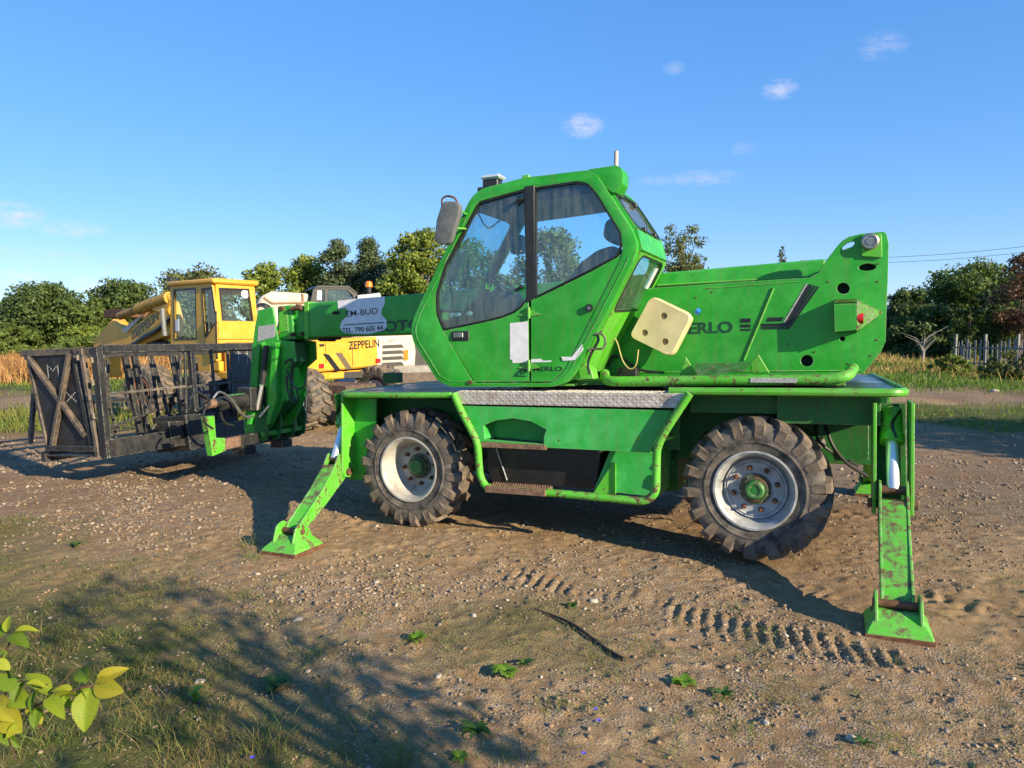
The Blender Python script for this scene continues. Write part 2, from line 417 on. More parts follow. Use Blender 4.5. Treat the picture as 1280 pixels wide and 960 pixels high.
def tube_bm(bm, path, r, seg=10, cap=True):
    path = [Vector(p) for p in path]; rings = []; N = len(path); prev = None
    for i, p in enumerate(path):
        d = (path[min(i + 1, N - 1)] - path[max(i - 1, 0)]).normalized()
        if prev is None: x, y, _ = basis(d)
        else:
            x = prev - d * prev.dot(d)
            if x.length < 1e-6: x, y, _ = basis(d)
            x.normalize(); y = d.cross(x)
        prev = x; rr = r[i] if isinstance(r, (list, tuple)) else r
        rings.append([bm.verts.new(p + (x * cos(2 * pi * k / seg) + y * sin(2 * pi * k / seg)) * rr) for k in range(seg)])
    for a, b in zip(rings, rings[1:]):
        for k in range(seg): bm.faces.new([a[k], a[(k + 1) % seg], b[(k + 1) % seg], b[k]])
    if cap: bm.faces.new(rings[0][::-1]); bm.faces.new(rings[-1])
def tube(name, path, r, mat, parent, seg=10):
    bm = bmesh.new(); tube_bm(bm, path, r, seg); return finish(bm, name, mat, parent)
def cyl_bm(bm, p0, p1, r, seg=16): tube_bm(bm, [p0, p1], r, seg)
def cyl(name, p0, p1, r, mat, parent, seg=20):
    bm = bmesh.new(); cyl_bm(bm, p0, p1, r, seg); return finish(bm, name, mat, parent)
def lathe_bm(bm, prof, seg=48, axis_o=(0, 0, 0), wob=None):
    """profile (r, v): revolved about the local v (y) axis"""
    rings = []; ox, oy, oz = axis_o
    for r, v in prof:
        rings.append([bm.verts.new((ox + r * cos(2 * pi * k / seg), oy + v, oz + r * sin(2 * pi * k / seg))) for k in range(seg)] if r > 1e-6 else [bm.verts.new((ox, oy + v, oz))])
    for a, b in zip(rings, rings[1:]):
        for k in range(seg):
            q = [a[k % len(a)], a[(k + 1) % seg % len(a)] if len(a) > 1 else a[0], b[(k + 1) % seg] if len(b) > 1 else b[0], b[k % len(b)] if len(b) > 1 else b[0]]
            u = []
            for z in q:
                if z not in u: u.append(z)
            if len(u) >= 3: bm.faces.new(u)
def circ(c, r, n=20, sx=1., sy=1., rot=0.):
    out = []
    for k in range(n):
        a, b = r * sx * cos(2 * pi * k / n), r * sy * sin(2 * pi * k / n)
        out.append((c[0] + a * cos(rot) - b * sin(rot), c[1] + a * sin(rot) + b * cos(rot)))
    return out
def text_uw(name, s, p0, p1, height, v, mat, parent, bold=.0, thick=.002, frame_uw=None):
    """text in the (u,w) plane at depth v, facing the near side, baseline from p0 to p1 (u,w)"""
    cu = bpy.data.curves.new(name, 'FONT'); cu.body = s; cu.size = 1; cu.offset = bold; cu.resolution_u = 3; cu.extrude = .01
    t = bpy.data.objects.new(name + '_tmp', cu); C.objects.link(t)
    dg = bpy.context.evaluated_depsgraph_get(); me = bpy.data.meshes.new_from_object(t.evaluated_get(dg))
    bpy.data.objects.remove(t); bpy.data.curves.remove(cu)
    co = np.empty(len(me.vertices) * 3, np.float32); me.vertices.foreach_get('co', co); co = co.reshape(-1, 3)
    x0, x1 = co[:, 0].min(), co[:, 0].max(); y0, y1 = 0., co[:, 1].max()
    p0 = np.array(p0); p1 = np.array(p1); L = np.linalg.norm(p1 - p0); d = (p1 - p0) / L; nrm = np.array([-d[1], d[0]])
    a = (co[:, 0] - x0) / (x1 - x0) * L; b = (co[:, 1] - y0) / (y1 - y0) * height
    out = np.zeros_like(co); out[:, 0] = p0[0] + a * d[0] + b * nrm[0]; out[:, 2] = p0[1] + a * d[1] + b * nrm[1]; out[:, 1] = v - np.sign(co[:, 2]) * thick * .5
    me.vertices.foreach_set('co', out.ravel()); me.update(); me.materials.clear()
    return link(name, me, mat, parent)
def copy_tree(o, parent=None):
    c = o.copy(); C.objects.link(c)
    if parent is not None: c.parent = parent
    for ch in list(o.children): copy_tree(ch, c)
    return c

# ================================================================ TELESCOPIC HANDLER
hd = root('telescopic_handler', 'bright green rotating telehandler with big tyres, standing on its splayed outriggers', 'telehandler', frame=H)
def hv(pts, v): return [H.v(x, y, v) for x, y in pts]

# ---- wheels
RUSTG = paint('rusty_green_hub_flange', (.016, .07, .014), (.05, .05, .02), .30, .6, dirt=(.05, .03, .02), dirt_amt=.9)
def make_tyre_bm(R=.525, Wd=.37, lugs=18, lug_h=.042, rim=.27):
    bm = bmesh.new(); h = Wd / 2; Rb = R - lug_h
    prof = [(rim, -h * .80), (rim + .02, -h * .92), (rim + .06, -h * .99), ((rim + Rb) / 2 + .01, -h * 1.02), (Rb - .05, -h * .99), (Rb - .015, -h * .90), (Rb, -h * .72), (Rb + .004, 0),
            (Rb, h * .72), (Rb - .015, h * .90), (Rb - .05, h * .99), ((rim + Rb) / 2 + .01, h * 1.02), (rim + .06, h * .99), (rim + .02, h * .92), (rim, h * .80)]
    # sidewall rib
    lathe_bm(bm, prof + [prof[0]], 72)
    lathe_bm(bm, [(rim + .075, -h * 1.0), (rim + .08, -h * 1.035), (rim + .09, -h * 1.03), (rim + .093, -h * 1.0)], 72)
    nf = len(bm.faces)
    for side in (-1, 1):
        for i in range(lugs):
            a0 = 2 * pi * (i + (.5 if side > 0 else 0)) / lugs
            secs = []
            # centre of the tread to the shoulder then down the sidewall
            for t, (vv, rr0, rr1, da, wd) in enumerate([(-.02, Rb - .01, R, .17, .038), (.34, Rb - .01, R, .10, .042), (.70, Rb - .01, R - .003, .035, .047), (.93, Rb - .035, R - .014, .0, .052), (1.04, Rb - .080, R - .050, -.005, .042), (1.03, Rb - .10, R - .085, -.005, .036)]):
                ring = []
                for (sa, rr) in ((-wd, rr0), (-wd * .78, rr1), (wd * .78, rr1), (wd, rr0)):
                    a = a0 + da * 1.0 + sa / R * 1.0
                    ring.append(bm.verts.new((rr * cos(a), side * vv * h, rr * sin(a))))
                secs.append(ring)
            for s0, s1 in zip(secs, secs[1:]):
                for k in range(3): bm.faces.new([s0[k], s0[k + 1], s1[k + 1], s1[k]])
            bm.faces.new(secs[0]); bm.faces.new(secs[-1][::-1])
    bmesh.ops.recalc_face_normals(bm, faces=bm.faces)
    for i, f in enumerate(bm.faces): f.material_index = 1 if i >= nf else 0
    return bm
def wheel(parent, loc, rim_depth, rim_mat, name='wheel', R=.525, Wd=.37, hubmat=None, roll=0., steer=0.):
    e = bpy.data.objects.new(name, None); C.objects.link(e); e.parent = parent; e.location = loc; e.rotation_euler = (0, 0, steer); e.empty_display_size = .1
    bm = make_tyre_bm(R, Wd, rim=R * .51); bmesh.ops.rotate(bm, verts=bm.verts, cent=(0, 0, 0), matrix=Matrix.Rotation(roll, 3, 'Y'))
    t = finish(bm, 'tyre', TYRE, e, ang=.45); t.data.materials.append(LUG)
    s = R / .525 * .92; h = Wd / 2; bm = bmesh.new(); d = rim_depth
    lathe_bm(bm, [(.272 * s, -h * .80), (.310 * s, -h * .97), (.316 * s, -h * 1.02), (.300 * s, -h * 1.03), (.288 * s, -h * .98), (.272 * s, -h * .86), (.262 * s, -h * .6), (.245 * s, -h * .45), (.235 * s, -h + d * .9), (.215 * s, -h + d), (.10 * s, -h + d), (.09 * s, -h + d + .02), (.09 * s, h * .7), (.27 * s, h * .8)], 64)
    # valve and stiffening ring
    lathe_bm(bm, [(.222 * s, -h + d - .001), (.216 * s, -h + d - .010), (.208 * s, -h + d - .001)], 64)
    rim = finish(bm, 'rim', rim_mat, e, ang=.5)
    bm = bmesh.new(); y = -h + d
    lathe_bm(bm, [(.122 * s, y + .0), (.122 * s, y - .018), (.105 * s, y - .022), (.098 * s, y - .045), (.078 * s, y - .05), (.05, y - .05)], 36)
    for k in range(10):
        a = 2 * pi * k / 10 + .2; cyl_bm(bm, (.100 * s * cos(a), y - .018, .100 * s * sin(a)), (.100 * s * cos(a), y - .034, .100 * s * sin(a)), .009 * s, 6)
    finish(bm, 'hub', hubmat or RUSTG, e)
    bm = bmesh.new(); lathe_bm(bm, [(.076 * s, y - .048), (.072 * s, y - .072), (.060 * s, y - .080), (.044 * s, y - .080), (.041 * s, y - .074), (0, y - .074)], 30); finish(bm, 'hub_cap', hubmat or HUBG, e)
    nm = None
    for k in range(8):
        a = 2 * pi * k / 8 + roll
        if nm is None:
            bm = bmesh.new(); cyl_bm(bm, (0, 0, 0), (0, -.012, 0), .021 * s, 12); cyl_bm(bm, (0, -.010, 0), (0, -.034, 0), .014 * s, 6); cyl_bm(bm, (0, -.03, 0), (0, -.05, 0), .007 * s, 8)
            o = finish(bm, 'wheel_nut', RUST, e); nm = o.data
        else: o = link('wheel_nut', nm, RUST, e)
        o.location = (.170 * s * cos(a), y, .170 * s * sin(a))
    return e
wheel(hd, (0, -1.015, .525), .20, RIMW, roll=.1, Wd=.36)
wheel(hd, (2.905, -1.015, .525), .09, RIMW_G, roll=.25)
for u in (0, 2.905):
    wf = wheel(hd, (u, 1.015, .525), .14, RIMW_G, roll=.4 + u); wf.rotation_euler = (0, 0, pi)

# ---- chassis frame, axles
bm = bmesh.new()
box_bm(bm, (-.62, -.42, .62), (3.75, .42, 1.08)); box_bm(bm, (.55, -.62, .36), (2.25, .62, 1.05))
box_bm(bm, (-.25, -.55, .95), (.45, .55, 1.14)); box_bm(bm, (2.5, -.55, .95), (3.6, .55, 1.14))
finish(bm, 'chassis_frame', G_DARK, hd)
for u in (0, 2.905):
    bm = bmesh.new(); tube_bm(bm, [(u, -.86, .525), (u, -.6, .525), (u, -.3, .50), (u, 0, .47), (u, .3, .50), (u, .6, .525), (u, .86, .525)], [.10, .09, .085, .17, .085, .09, .10], 14); finish(bm, 'axle', G_DARK, hd)
    bm = bmesh.new()
    for s in (-1, 1):
        cyl_bm(bm, (u + .18, s * .55, .50), (u + .5, s * .38, .86), .035, 10); cyl_bm(bm, (u - .18, s * .72, .44), (u - .18, -s * .05, .44), .025, 8)
    finish(bm, 'steering_cylinder', STEEL, hd)
# wheel arches, seen behind the tyres
pv('wheel_arch_panel', hv([(431, 494), (575, 500), (604, 560), (596, 590), (560, 545), (520, 524), (478, 540), (460, 566), (455, 585), (436, 586)], -.80), -.80, -.77, G_DARK, hd)
pv('wheel_arch_panel', hv([(848, 494), (1086, 494), (1086, 575), (1044, 576), (1030, 548), (990, 525), (930, 520), (880, 540), (862, 572), (838, 575)], -.62), -.62, -.58, G_DARK, hd)
bm = bmesh.new(); box_bm(bm, (3.05, -1.05, 1.00), (3.72, -.60, 1.20)); box_bm(bm, (2.42, -.98, 1.06), (3.1, -.62, 1.19)); finish(bm, 'rear_cross_member', G_DARK, hd)
bm = bmesh.new(); tube_bm(bm, catmull([(3.35, -.62, 1.0), (3.42, -.66, .8), (3.52, -.6, .66), (3.66, -.5, .55)]), .014, 8); tube_bm(bm, catmull([(3.3, -.62, .98), (3.32, -.7, .84), (3.45, -.62, .72), (3.6, -.45, .62)]), .012, 8)
finish(bm, 'hydraulic_hose', RUBBERB, hd)

# ---- decks
DT = 1.20
dn = [H.v(424, 486, -1.22), H.v(566, 491, -1.22)]
uL = dn[0][0] + .03
front_deck = [(uL, -1.20), (.52, -1.20), (.52, 1.15), (uL, 1.15), (uL - .10, .6), (uL - .12, -1.02)]
pw('front_deck_plate', fillet(front_deck, [.03, .01, .05, .05, .05, .05]), DT - .035, DT, DECK, hd, bevel=.006)
tube('deck_rim', smooth_path([(uL - .12, .5, DT - .02), (uL - .13, -1.03, DT - .02), (uL + .02, -1.22, DT - .02), (.0, -1.22, DT - .018), (.46, -1.22, DT - .01)], .06), .026, G_SUNWORN, hd)
uR = H.v(1131, 486, -1.22)[0] - .03
RT_ = DT + .05
rear_deck = [(2.30, -1.16), (uR, -1.18), (uR + .02, -1.0), (uR - .06, 1.0), (2.30, 1.15)]
pw('rear_deck_plate', rear_deck, RT_ - .04, RT_, DECK, hd, bevel=.006)
tube('deck_rim', smooth_path([(2.30, -1.19, RT_ - .012), (uR - .02, -1.205, RT_ - .01), (uR + .04, -1.12, RT_ - .01), (uR + .03, -.85, RT_ - .01), (uR - .06, 1.0, RT_ - .01)], .06), .030, G_SUNWORN, hd)
pw('middle_deck_plate', [(.523, -.95), (2.297, -.95), (2.297, 1.1), (.523, 1.1)], DT - .045, DT - .005, DECK, hd)
# slew ring under turret
bm = bmesh.new()
c0 = Vector((1.45, -.1, 0))
for w0, w1, r in ((1.14, 1.225, .56), (1.20, 1.26, .50)): cyl_bm(bm, (c0.x, c0.y, w0), (c0.x, c0.y, w1), r, 48)
finish(bm, 'slew_ring', K_PAINT, hd)
# small green box standing on the front deck
bx = H.w(480, 479, DT); bu, bv_ = bx
box('deck_socket_box', (bu, bv_ - .02, DT + .001), (bu + .16, bv_ + .14, DT + .115), G_DARK, hd)

# ---- aluminium tread step between the decks, with real raised bars
a0 = H.v(571, 490.5, -1.23); a1 = H.v(851, 490.5, -1.23)
wa = a0[1]
bm = bmesh.new(); U0, U1 = a0[0], a1[0] + .02; WT = (a0[1] + a1[1]) / 2
box_bm(bm, (U0, -1.23, WT - .108), (U1, -1.222, WT), .002); box_bm(bm, (U0, -1.222, WT - .008), (U1, -.93, WT + .0), .002)
st = finish(bm, 'tread_plate_step', DIAM, hd)
bm = bmesh.new(); k = 0
for i in range(int((U1 - U0) / .030)):
    for j in range(4):
        uc = U0 + .015 + i * .030; wc = WT - .02 - j * .025; sg = 1 if (i + j) % 2 else -1
        beam_bm(bm, (uc - .010, -1.231, wc - sg * .007), (uc + .010, -1.231, wc + sg * .007), .004, .004, None, 0)
    for j in range(8):
        uc = U0 + .015 + i * .030; vc = -1.21 + j * .034; sg = 1 if (i + j) % 2 else -1
        beam_bm(bm, (uc - .010, vc - sg * .008, WT + .0005), (uc + .010, vc + sg * .008, WT + .0005), .004, .004, None, 0)
tp = finish(bm, 'raised_tread_bars', DIAM, hd, smooth=False); tag(tp, kind='stuff')

# ---- middle panel with step opening
VP = -1.215
outer = hv([(578, 507), (840, 513), (820, 548), (812, 566), (686, 560), (680, 559), (604, 552), (597, 556), (588, 530)], VP)
hole = hv([(605.5, 549), (604, 532), (620, 525.5), (642, 523), (664, 527), (683, 537), (680, 545), (679.5, 555)], VP)
pv('side_skirt_panel', outer, VP, VP + .02, G_FADE, hd, holes=[hole, circ(H.v(797, 549, VP), .016, 14, .6, 2.0, -.5), circ(H.v(697.5, 551, VP), .008, 10)], bevel=.002)
hc = H.v(604, 552, VP); hw = H.v(683, 552, VP)
bm = bmesh.new(); box_bm(bm, (hc[0] - .02, VP + .21, hc[1] - .04), (hw[0] + .03, VP + .23, hc[1] + .25)); finish(bm, 'step_recess_back', G_FADE, hd)
pv('step_recess_cheek', hv([(601, 553), (600.5, 531), (604, 532), (606, 549)], VP + .02), VP + .021, VP + .21, G_FADE, hd, bevel=0)
def tread_step(lo, hi, mat=RUST2):
    bm = bmesh.new(); box_bm(bm, lo, hi, .003)
    n = int((hi[0] - lo[0]) / .022)
    for i in range(n):
        for j in range(3):
            u = lo[0] + .011 + i * .022; v = lo[1] + .02 + j * (hi[1] - lo[1] - .04) / 2
            cyl_bm(bm, (u, v, hi[2] - .001), (u, v, hi[2] + .010), .007, 6)
    return finish(bm, 'tread_step', mat, hd, smooth=False)
tread_step((hc[0] - .012, VP - .03, hc[1] - .045), (hw[0] + .002, VP + .16, hc[1] - .012))
# ---- rounded guard tube and lower step
TU = -1.26
tp_ = [H.v(*p, TU) for p in [(567, 492), (575, 511), (597, 553), (600, 596), (609, 611), (700, 617), (806, 627), (820, 617), (821, 560), (830, 541), (862, 492)]]
tube('guard_tube', smooth_path([(p[0], TU, p[1]) for p in tp_], .07, 5), .031, G_SUNVWORN, hd, 14)
s0 = H.v(609, 606, TU); s1 = H.v(684, 617, TU)
tread_step((s0[0], TU - .045, s0[1] - .055), (s1[0], TU + .13, s0[1] - .005))
# tank and box behind the guard
pv('fuel_tank', fillet(hv([(606, 545), (752, 560), (745, 612), (612, 602)], -1.02), .05), -1.02, -.45, BLACKP, hd, bevel=.02, seg=2)
tube('tank_strap', [(H.v(614, 560, -1.03)[0], -1.03, .86), (H.v(634, 608, -1.03)[0], -1.03, .45)], .006, GREY_DECAL, hd, 6)
pv('battery_box', hv([(742, 613), (763, 562), (823, 566), (823, 622)], -1.08), -1.08, -.6, G_FADE, hd)
pv('gusset_plate', hv([(741, 617), (765, 579), (767, 579), (767, 620)], -1.16), -1.16, -1.085, G_SUNWORN, hd)
pv('inner_side_panel', hv([(590, 512), (850, 516), (850, 562), (600, 560)], -.9), -.9, -.88, G_DARK, hd)

# ---- outriggers
def outrigger(ub, poly_bracket, hinge_w, foot, knee_frac, top_w, wid, yaw=0., poly_left=None):
    """bracket plates at u=ub +/- wid, arm hinged at (v=-1.10, hinge_w) running to the foot"""
    e = bpy.data.objects.new('outrigger', None); C.objects.link(e); e.parent = hd; e.location = (ub, 0, 0); e.rotation_euler = (0, 0, yaw); e.empty_display_size = .1
    for s in (-1, 1):
        pu('bracket_plate', poly_bracket if s > 0 or poly_left is None else poly_left, s * (wid + .012) - .011, s * (wid + .012) + .011, G_SUNWORN, e)
    pu('bracket_back', [(-.88, 1.14), (-.84, 1.14), (-.94, hinge_w), (-.98, hinge_w)], -wid, wid, G_DARK, e)
    hin = Vector((0, -1.14, hinge_w)); ft = Vector((foot[0], foot[1], foot[2]))
    bm = bmesh.new(); d = (ft - hin).normalized(); a = hin - d * .05; n = Vector((0, -d.z, d.y))
    if n.z < 0: n = -n
    L = (ft - a).length
    poly = [(0, -.06), (-.01, .085), (.03, .185), (.10, .20), (.26, .14), (L * .5, .085), (L - .06, .045), (L, .02), (L, -.045), (L * .5, -.065)]
    ax = Vector((1, 0, 0))
    # u-width prism along d in the plane (d, n)
    for sx, th in ((-wid + .012, .016), (wid - .028, .016)): plate_bm(bm, a + ax * sx, d, n, poly, th if d.cross(n).dot(ax) > 0 else -th, (), .003)
    q0 = [(0.19, -.05), (0.20, .150), (L * .5, .080), (L - .08, .036), (L - .02, .01), (L - .02, -.035)]
    plate_bm(bm, a + ax * (-wid + .028 if d.cross(n).dot(ax) > 0 else wid - .028), d, n, q0, (wid - .028) * 2, (), .003)
    finish(bm, 'outrigger_arm', G_SUNVWORN, e)
    cyl('hinge_pin', hin + ax * -(wid + .05), hin + ax * (wid + .05), .032, RUST, e)
    kn = a + d * .085 + n * .145
    cyl('cylinder_pin', kn + ax * -(wid - .01), kn + ax * (wid - .01), .030, RUST, e)
    top = Vector((0, -.94, top_w)); m = kn + (top - kn) * .60
    cyl('cylinder_rod', kn, m + (top - kn) * .05, .040, CHROME, e, 24)
    bm = bmesh.new(); cyl_bm(bm, m, top, .070, 24); cyl_bm(bm, m - (top - m).normalized() * .012, m + (top - m).normalized() * .05, .078, 24); finish(bm, 'cylinder_barrel', G_SUNWORN, e)
    bm = bmesh.new(); tube_bm(bm, catmull([top + Vector((.05, -.05, 0)), m + (top - m) * .6 + Vector((.0, -.085, 0)), m + (top - m) * .15 + Vector((.02, -.08, 0))]), .011, 8); tube_bm(bm, catmull([top + Vector((-.07, -.02, .02)), m + (top - m) * .7 + Vector((-.09, -.05, 0)), m + (top - m) * .5 + Vector((-.10, -.02, 0))]), .011, 8)
    finish(bm, 'hydraulic_hose', RUBBERB, e)
    # foot: two ears, pin, sloping pan
    f = bpy.data.objects.new('outrigger_foot', None); C.objects.link(f); f.parent = e; f.location = ft; f.empty_display_size = .1
    gz = -ft.z
    Z0 = foot[3] - ft.z
    b_, t_ = .170, wid - .012
    bm = bmesh.new()
    bot = [(-b_, -.17), (b_, -.17), (b_, .17), (-b_, .17)]; top_ = [(-t_ - .02, -.05), (t_ + .02, -.05), (t_ + .02, .09), (-t_ - .02, .09)]
    vb = [bm.verts.new((x, y, Z0 + .03)) for x, y in bot]; vt = [bm.verts.new((x, y, Z0 + .125)) for x, y in top_]; vg = [bm.verts.new((x, y, Z0)) for x, y in bot]
    bm.faces.new(vg[::-1]); bm.faces.new(vt)
    for k in range(4):
        bm.faces.new([vb[k], vb[(k + 1) % 4], vt[(k + 1) % 4], vt[k]]); bm.faces.new([vg[k], vg[(k + 1) % 4], vb[(k + 1) % 4], vb[k]])
    bmesh.ops.bevel(bm, geom=bm.edges[:], offset=.008, segments=1, affect='EDGES', clamp_overlap=True)
    finish(bm, 'foot_pan', G_SUNVWORN, f, smooth=False)
    for s in (-1, 1):
        pu('foot_ear', fillet([(-.12, Z0 + .06), (-.07, Z0 + .20), (.01, Z0 + .23), (.09, Z0 + .16), (.13, Z0 + .06)], .03), s * (wid + .014) - .009, s * (wid + .014) + .009, G_SUNVWORN, f)
    cyl('foot_pin', (-(wid + .03), 0, Z0 + .15), (wid + .03, 0, Z0 + .15), .024, RUST, f)
    bm = bmesh.new(); box_bm(bm, (-b_ - .006, -.176, Z0 - .012), (b_ + .006, .176, Z0 + .022), .004); finish(bm, 'foot_edge', RUST, f)
    return e
gr_ = H.hit(1127, 792, np.array([0, 0, 1.]), 0)
u_r = .5 * (H.v(1096, 620, -1.2)[0] + H.v(1137, 620, -1.2)[0])
br = [(-1.18, 1.17), (-.90, 1.17), (-1.00, .48), (-1.10, .40), (-1.20, .42), (-1.22, .50)]
def zground(u, v):
    """w of the world ground plane z=0 below local (u,v)"""
    P = H.O + u * H.U + v * H.V; return -P[2] / H.W[2]
fu, fv = 3.80, -1.98
outrigger(u_r, br, .48, (fu - u_r - .04, fv, zground(fu, fv) + .15, zground(fu, fv) + .005), .3, 1.10, .100)
u_f = H.v(428, 590, -1.2)[0] - .085
fu2, fv2 = -.54, -2.15; FEET = [(3.80, -1.98), (-.54, -2.15)]
outrigger(u_f, br, .46, (fu2 - u_f + .05, fv2, zground(fu2, fv2) + .15, zground(fu2, fv2) + .005), .3, 1.06, .080, poly_left=[(-1.04, 1.17), (-.90, 1.17), (-.92, .70), (-1.02, .86)])
# far-side outriggers (only glimpsed under the machine)
for uu in (u_f, u_r):
    src = [o for o in hd.children if o.name.startswith('outrigger')][0 if uu == u_f else 1]
    src = [o for o in hd.children if o.name.startswith('outrigger') and abs(o.location.x - uu) < 1e-4][0]
    c = copy_tree(src, hd); c.rotation_euler = (0, 0, pi)
# bracket front plate of the front outrigger housing
pv('housing_plate', hv([(433, 497), (470, 498), (470, 560), (452, 600), (436, 600), (430, 585)], -1.02), -1.02, -.99, G_PAINT, hd)

# ================================================================ TURRET
pw('turret_base', fillet([(.62, -1.12), (3.25, -.62), (3.3, .75), (.55, .75)], .1), 1.262, 1.30, G_DARK, hd)
# ---- tower side plates
TV = -.36
tw = [(1047, 307), (1053, 300.5), (1061, 296), (1077, 292), (1105, 289.5), (1108.5, 293), (1111, 304), (1110, 349), (1108, 391), (1107, 426), (1101, 440), (1079, 467),
      (1000, 470), (900, 471), (752, 474), (745, 462), (800, 361), (900, 354), (970, 349.5), (1012, 347), (1024, 340), (1033, 325)]
def ph(x, y, r, sx=1., sy=1., rot=0.): return circ(H.v(x, y, TV), r, 18, sx, sy, rot)
holes = [ph(1060.5, 307, .043, 1.15, .5, .5), ph(1084, 334, .050, 1.2, .55, 0), ph(1054, 360.5, .042, 1.1, 1, -.6), ph(1053, 423.5, .019), ph(1008.6, 451, .046), ph(873, 392, .010)]
pv('tower_side_plate', hv(tw, TV), TV, TV + .03, G_PAINT, hd, holes=holes, bevel=.004)
pv('tower_side_plate', hv(tw, TV), .44, .47, G_PAINT, hd, bevel=.004)
# inner body between the plates, near black to paint shade behind the holes
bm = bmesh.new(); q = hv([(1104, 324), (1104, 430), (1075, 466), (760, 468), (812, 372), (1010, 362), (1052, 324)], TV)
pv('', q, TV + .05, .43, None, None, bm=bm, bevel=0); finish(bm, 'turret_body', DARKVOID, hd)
# pivot boss
pb = H.v(1088, 302.5, TV)
pv('pivot_plate', fillet(hv([(1077, 293), (1102, 292), (1103, 322), (1077, 320.5)], TV - .02), .012), TV - .021, TV - .001, G_SUNWORN, hd)
bm = bmesh.new(); lathe_bm(bm, [(.062, -.022), (.062, -.045), (.052, -.052), (.042, -.052), (.040, -.045), (.03, -.045), (.028, -.055), (0, -.055)], 28, (pb[0] - .004, TV, pb[1])); finish(bm, 'pivot_pin', STEEL, hd)
for k in range(3):
    a = k * 2.1; 
# weld bead on side
tube('weld_rib', [(*[H.v(967, 360, TV)[0]], TV - .004, H.v(967, 360, TV)[1]), (H.v(930, 450, TV)[0], TV - .004, H.v(930, 450, TV)[1])], .010, G_SUNWORN, hd, 6)
# rear lamp box: angular shroud welded to the plate
q0 = H.v(1041, 377, TV); q1 = H.v(1072, 414, TV)
bm = bmesh.new()
pv('', hv([(1042, 380), (1071, 379), (1071, 413), (1043, 415)], TV - .14), TV - .14, TV - .001, None, None, bm=bm, bevel=.004)
finish(bm, 'lamp_shroud', G_PAINT, hd)
bm = bmesh.new()
A = H.v(1071, 379, TV - .14); B = H.v(1071, 413, TV - .14); Cc = H.v(1104, 392, TV); D0 = H.v(1044, 377, TV); D1 = H.v(1071, 376, TV)
v_ = [bm.verts.new(p) for p in [(A[0], TV - .14, A[1] + .01), (Cc[0], TV, Cc[1] + .01), (D1[0], TV, D1[1] + .015), (B[0], TV - .14, B[1] - .01), (B[0], TV, B[1] - .02), (A[0] - .16, TV - .14, A[1] + .01), (A[0] - .14, TV, D1[1] + .02)]]
bm.faces.new([v_[0], v_[1], v_[2]]); bm.faces.new([v_[0], v_[3], v_[1]]); bm.faces.new([v_[3], v_[4], v_[1]]); bm.faces.new([v_[5], v_[0], v_[2], v_[6]])
bmesh.ops.solidify(bm, geom=bm.faces[:], thickness=.008); finish(bm, 'lamp_guard', G_SUNWORN, hd, smooth=False)
tl = H.v(1072, 398, TV - .13); cyl('tail_lamp', (tl[0] + .0, TV - .10, tl[1]), (tl[0] + .04, TV - .10, tl[1]), .042, RED_LENS, hd)
# deck-side handrail tube
rv = -1.02
rp = [(748, 469), (756, 477), (1035, 474.5), (1060, 470), (1074, 463)]
pts = [(*[H.v(x, y, rv)[0]], rv, H.v(x, y, rv)[1]) for x, y in rp]; pts[0] = (pts[0][0] - .02, rv + .25, pts[0][2]); pts[-1] = (pts[-1][0] - .03, rv + .30, pts[-1][2])
tube('lower_rail', smooth_path(pts, .12), .040, G_SUNVWORN, hd, 14)
tg = H.v(930, 476, rv - .041); text = None
pv('worn_white_patch', hv([(938, 472), (997, 472.5), (996, 478.5), (938, 478)], rv - .041), rv - .0435, rv - .041, GREY_DECAL, hd, bevel=0)
# sloping brackets and tray above the rail
pv('tray_bracket', hv([(849, 470), (857, 446), (873, 471)], -.52), -.52, -.50, G_SUNWORN, hd)
pv('tray_bracket', hv([(938, 453), (948, 443), (962, 466), (940, 466)], -.52), -.52, -.50, G_SUNWORN, hd)
bm = bmesh.new(); e0 = H.v(866, 454, -.52); e1 = H.v(938, 453, -.52); f0 = H.v(872, 471, -.80); f1 = H.v(930, 464, -.80)
plate = [bm.verts.new(p) for p in [(e0[0], -.50, e0[1]), (e1[0], -.50, e1[1]), (f1[0], -.80, f1[1]), (f0[0], -.80, f0[1])]]
bm.faces.new(plate); bmesh.ops.solidify(bm, geom=bm.faces[:], thickness=.01); finish(bm, 'sloping_tray', G_FADE, hd, smooth=False)
bm = bmesh.new(); box_bm(bm, (2.0, -.95, 1.268), (3.5, -.30, 1.285)); finish(bm, 'turret_floor', G_SUNWORN, hd)

# ---- boom
BV0, BV1 = -.13, .37
def bh(pts, v=BV0): return [H.v(x, y, v) for x, y in pts]
tl_ = H.v(382, 379, BV0); tr_ = H.v(1032, 323, BV0); bl_ = H.v(382, 422, BV0); br_ = (tr_[0], tr_[1] - (tl_[1] - bl_[1]) * 1.35)
pv('boom_outer_section', [tl_, tr_, br_, bl_], BV0, BV1, G_PAINT, hd, bevel=.03, seg=3)
tube('boom_seam', [(H.v(822, 357, BV0)[0], BV0 - .006, H.v(822, 357, BV0)[1]), (H.v(1029, 345, BV0)[0], BV0 - .006, H.v(1029, 345, BV0)[1])], .010, G_SUNWORN, hd, 6)
tube('boom_seam', [(H.v(384, 396, BV0)[0], BV0 + .0045, H.v(384, 396, BV0)[1]), (H.v(535, 384, BV0)[0], BV0 + .0045, H.v(535, 384, BV0)[1])], .006, G_PAINT, hd, 6)
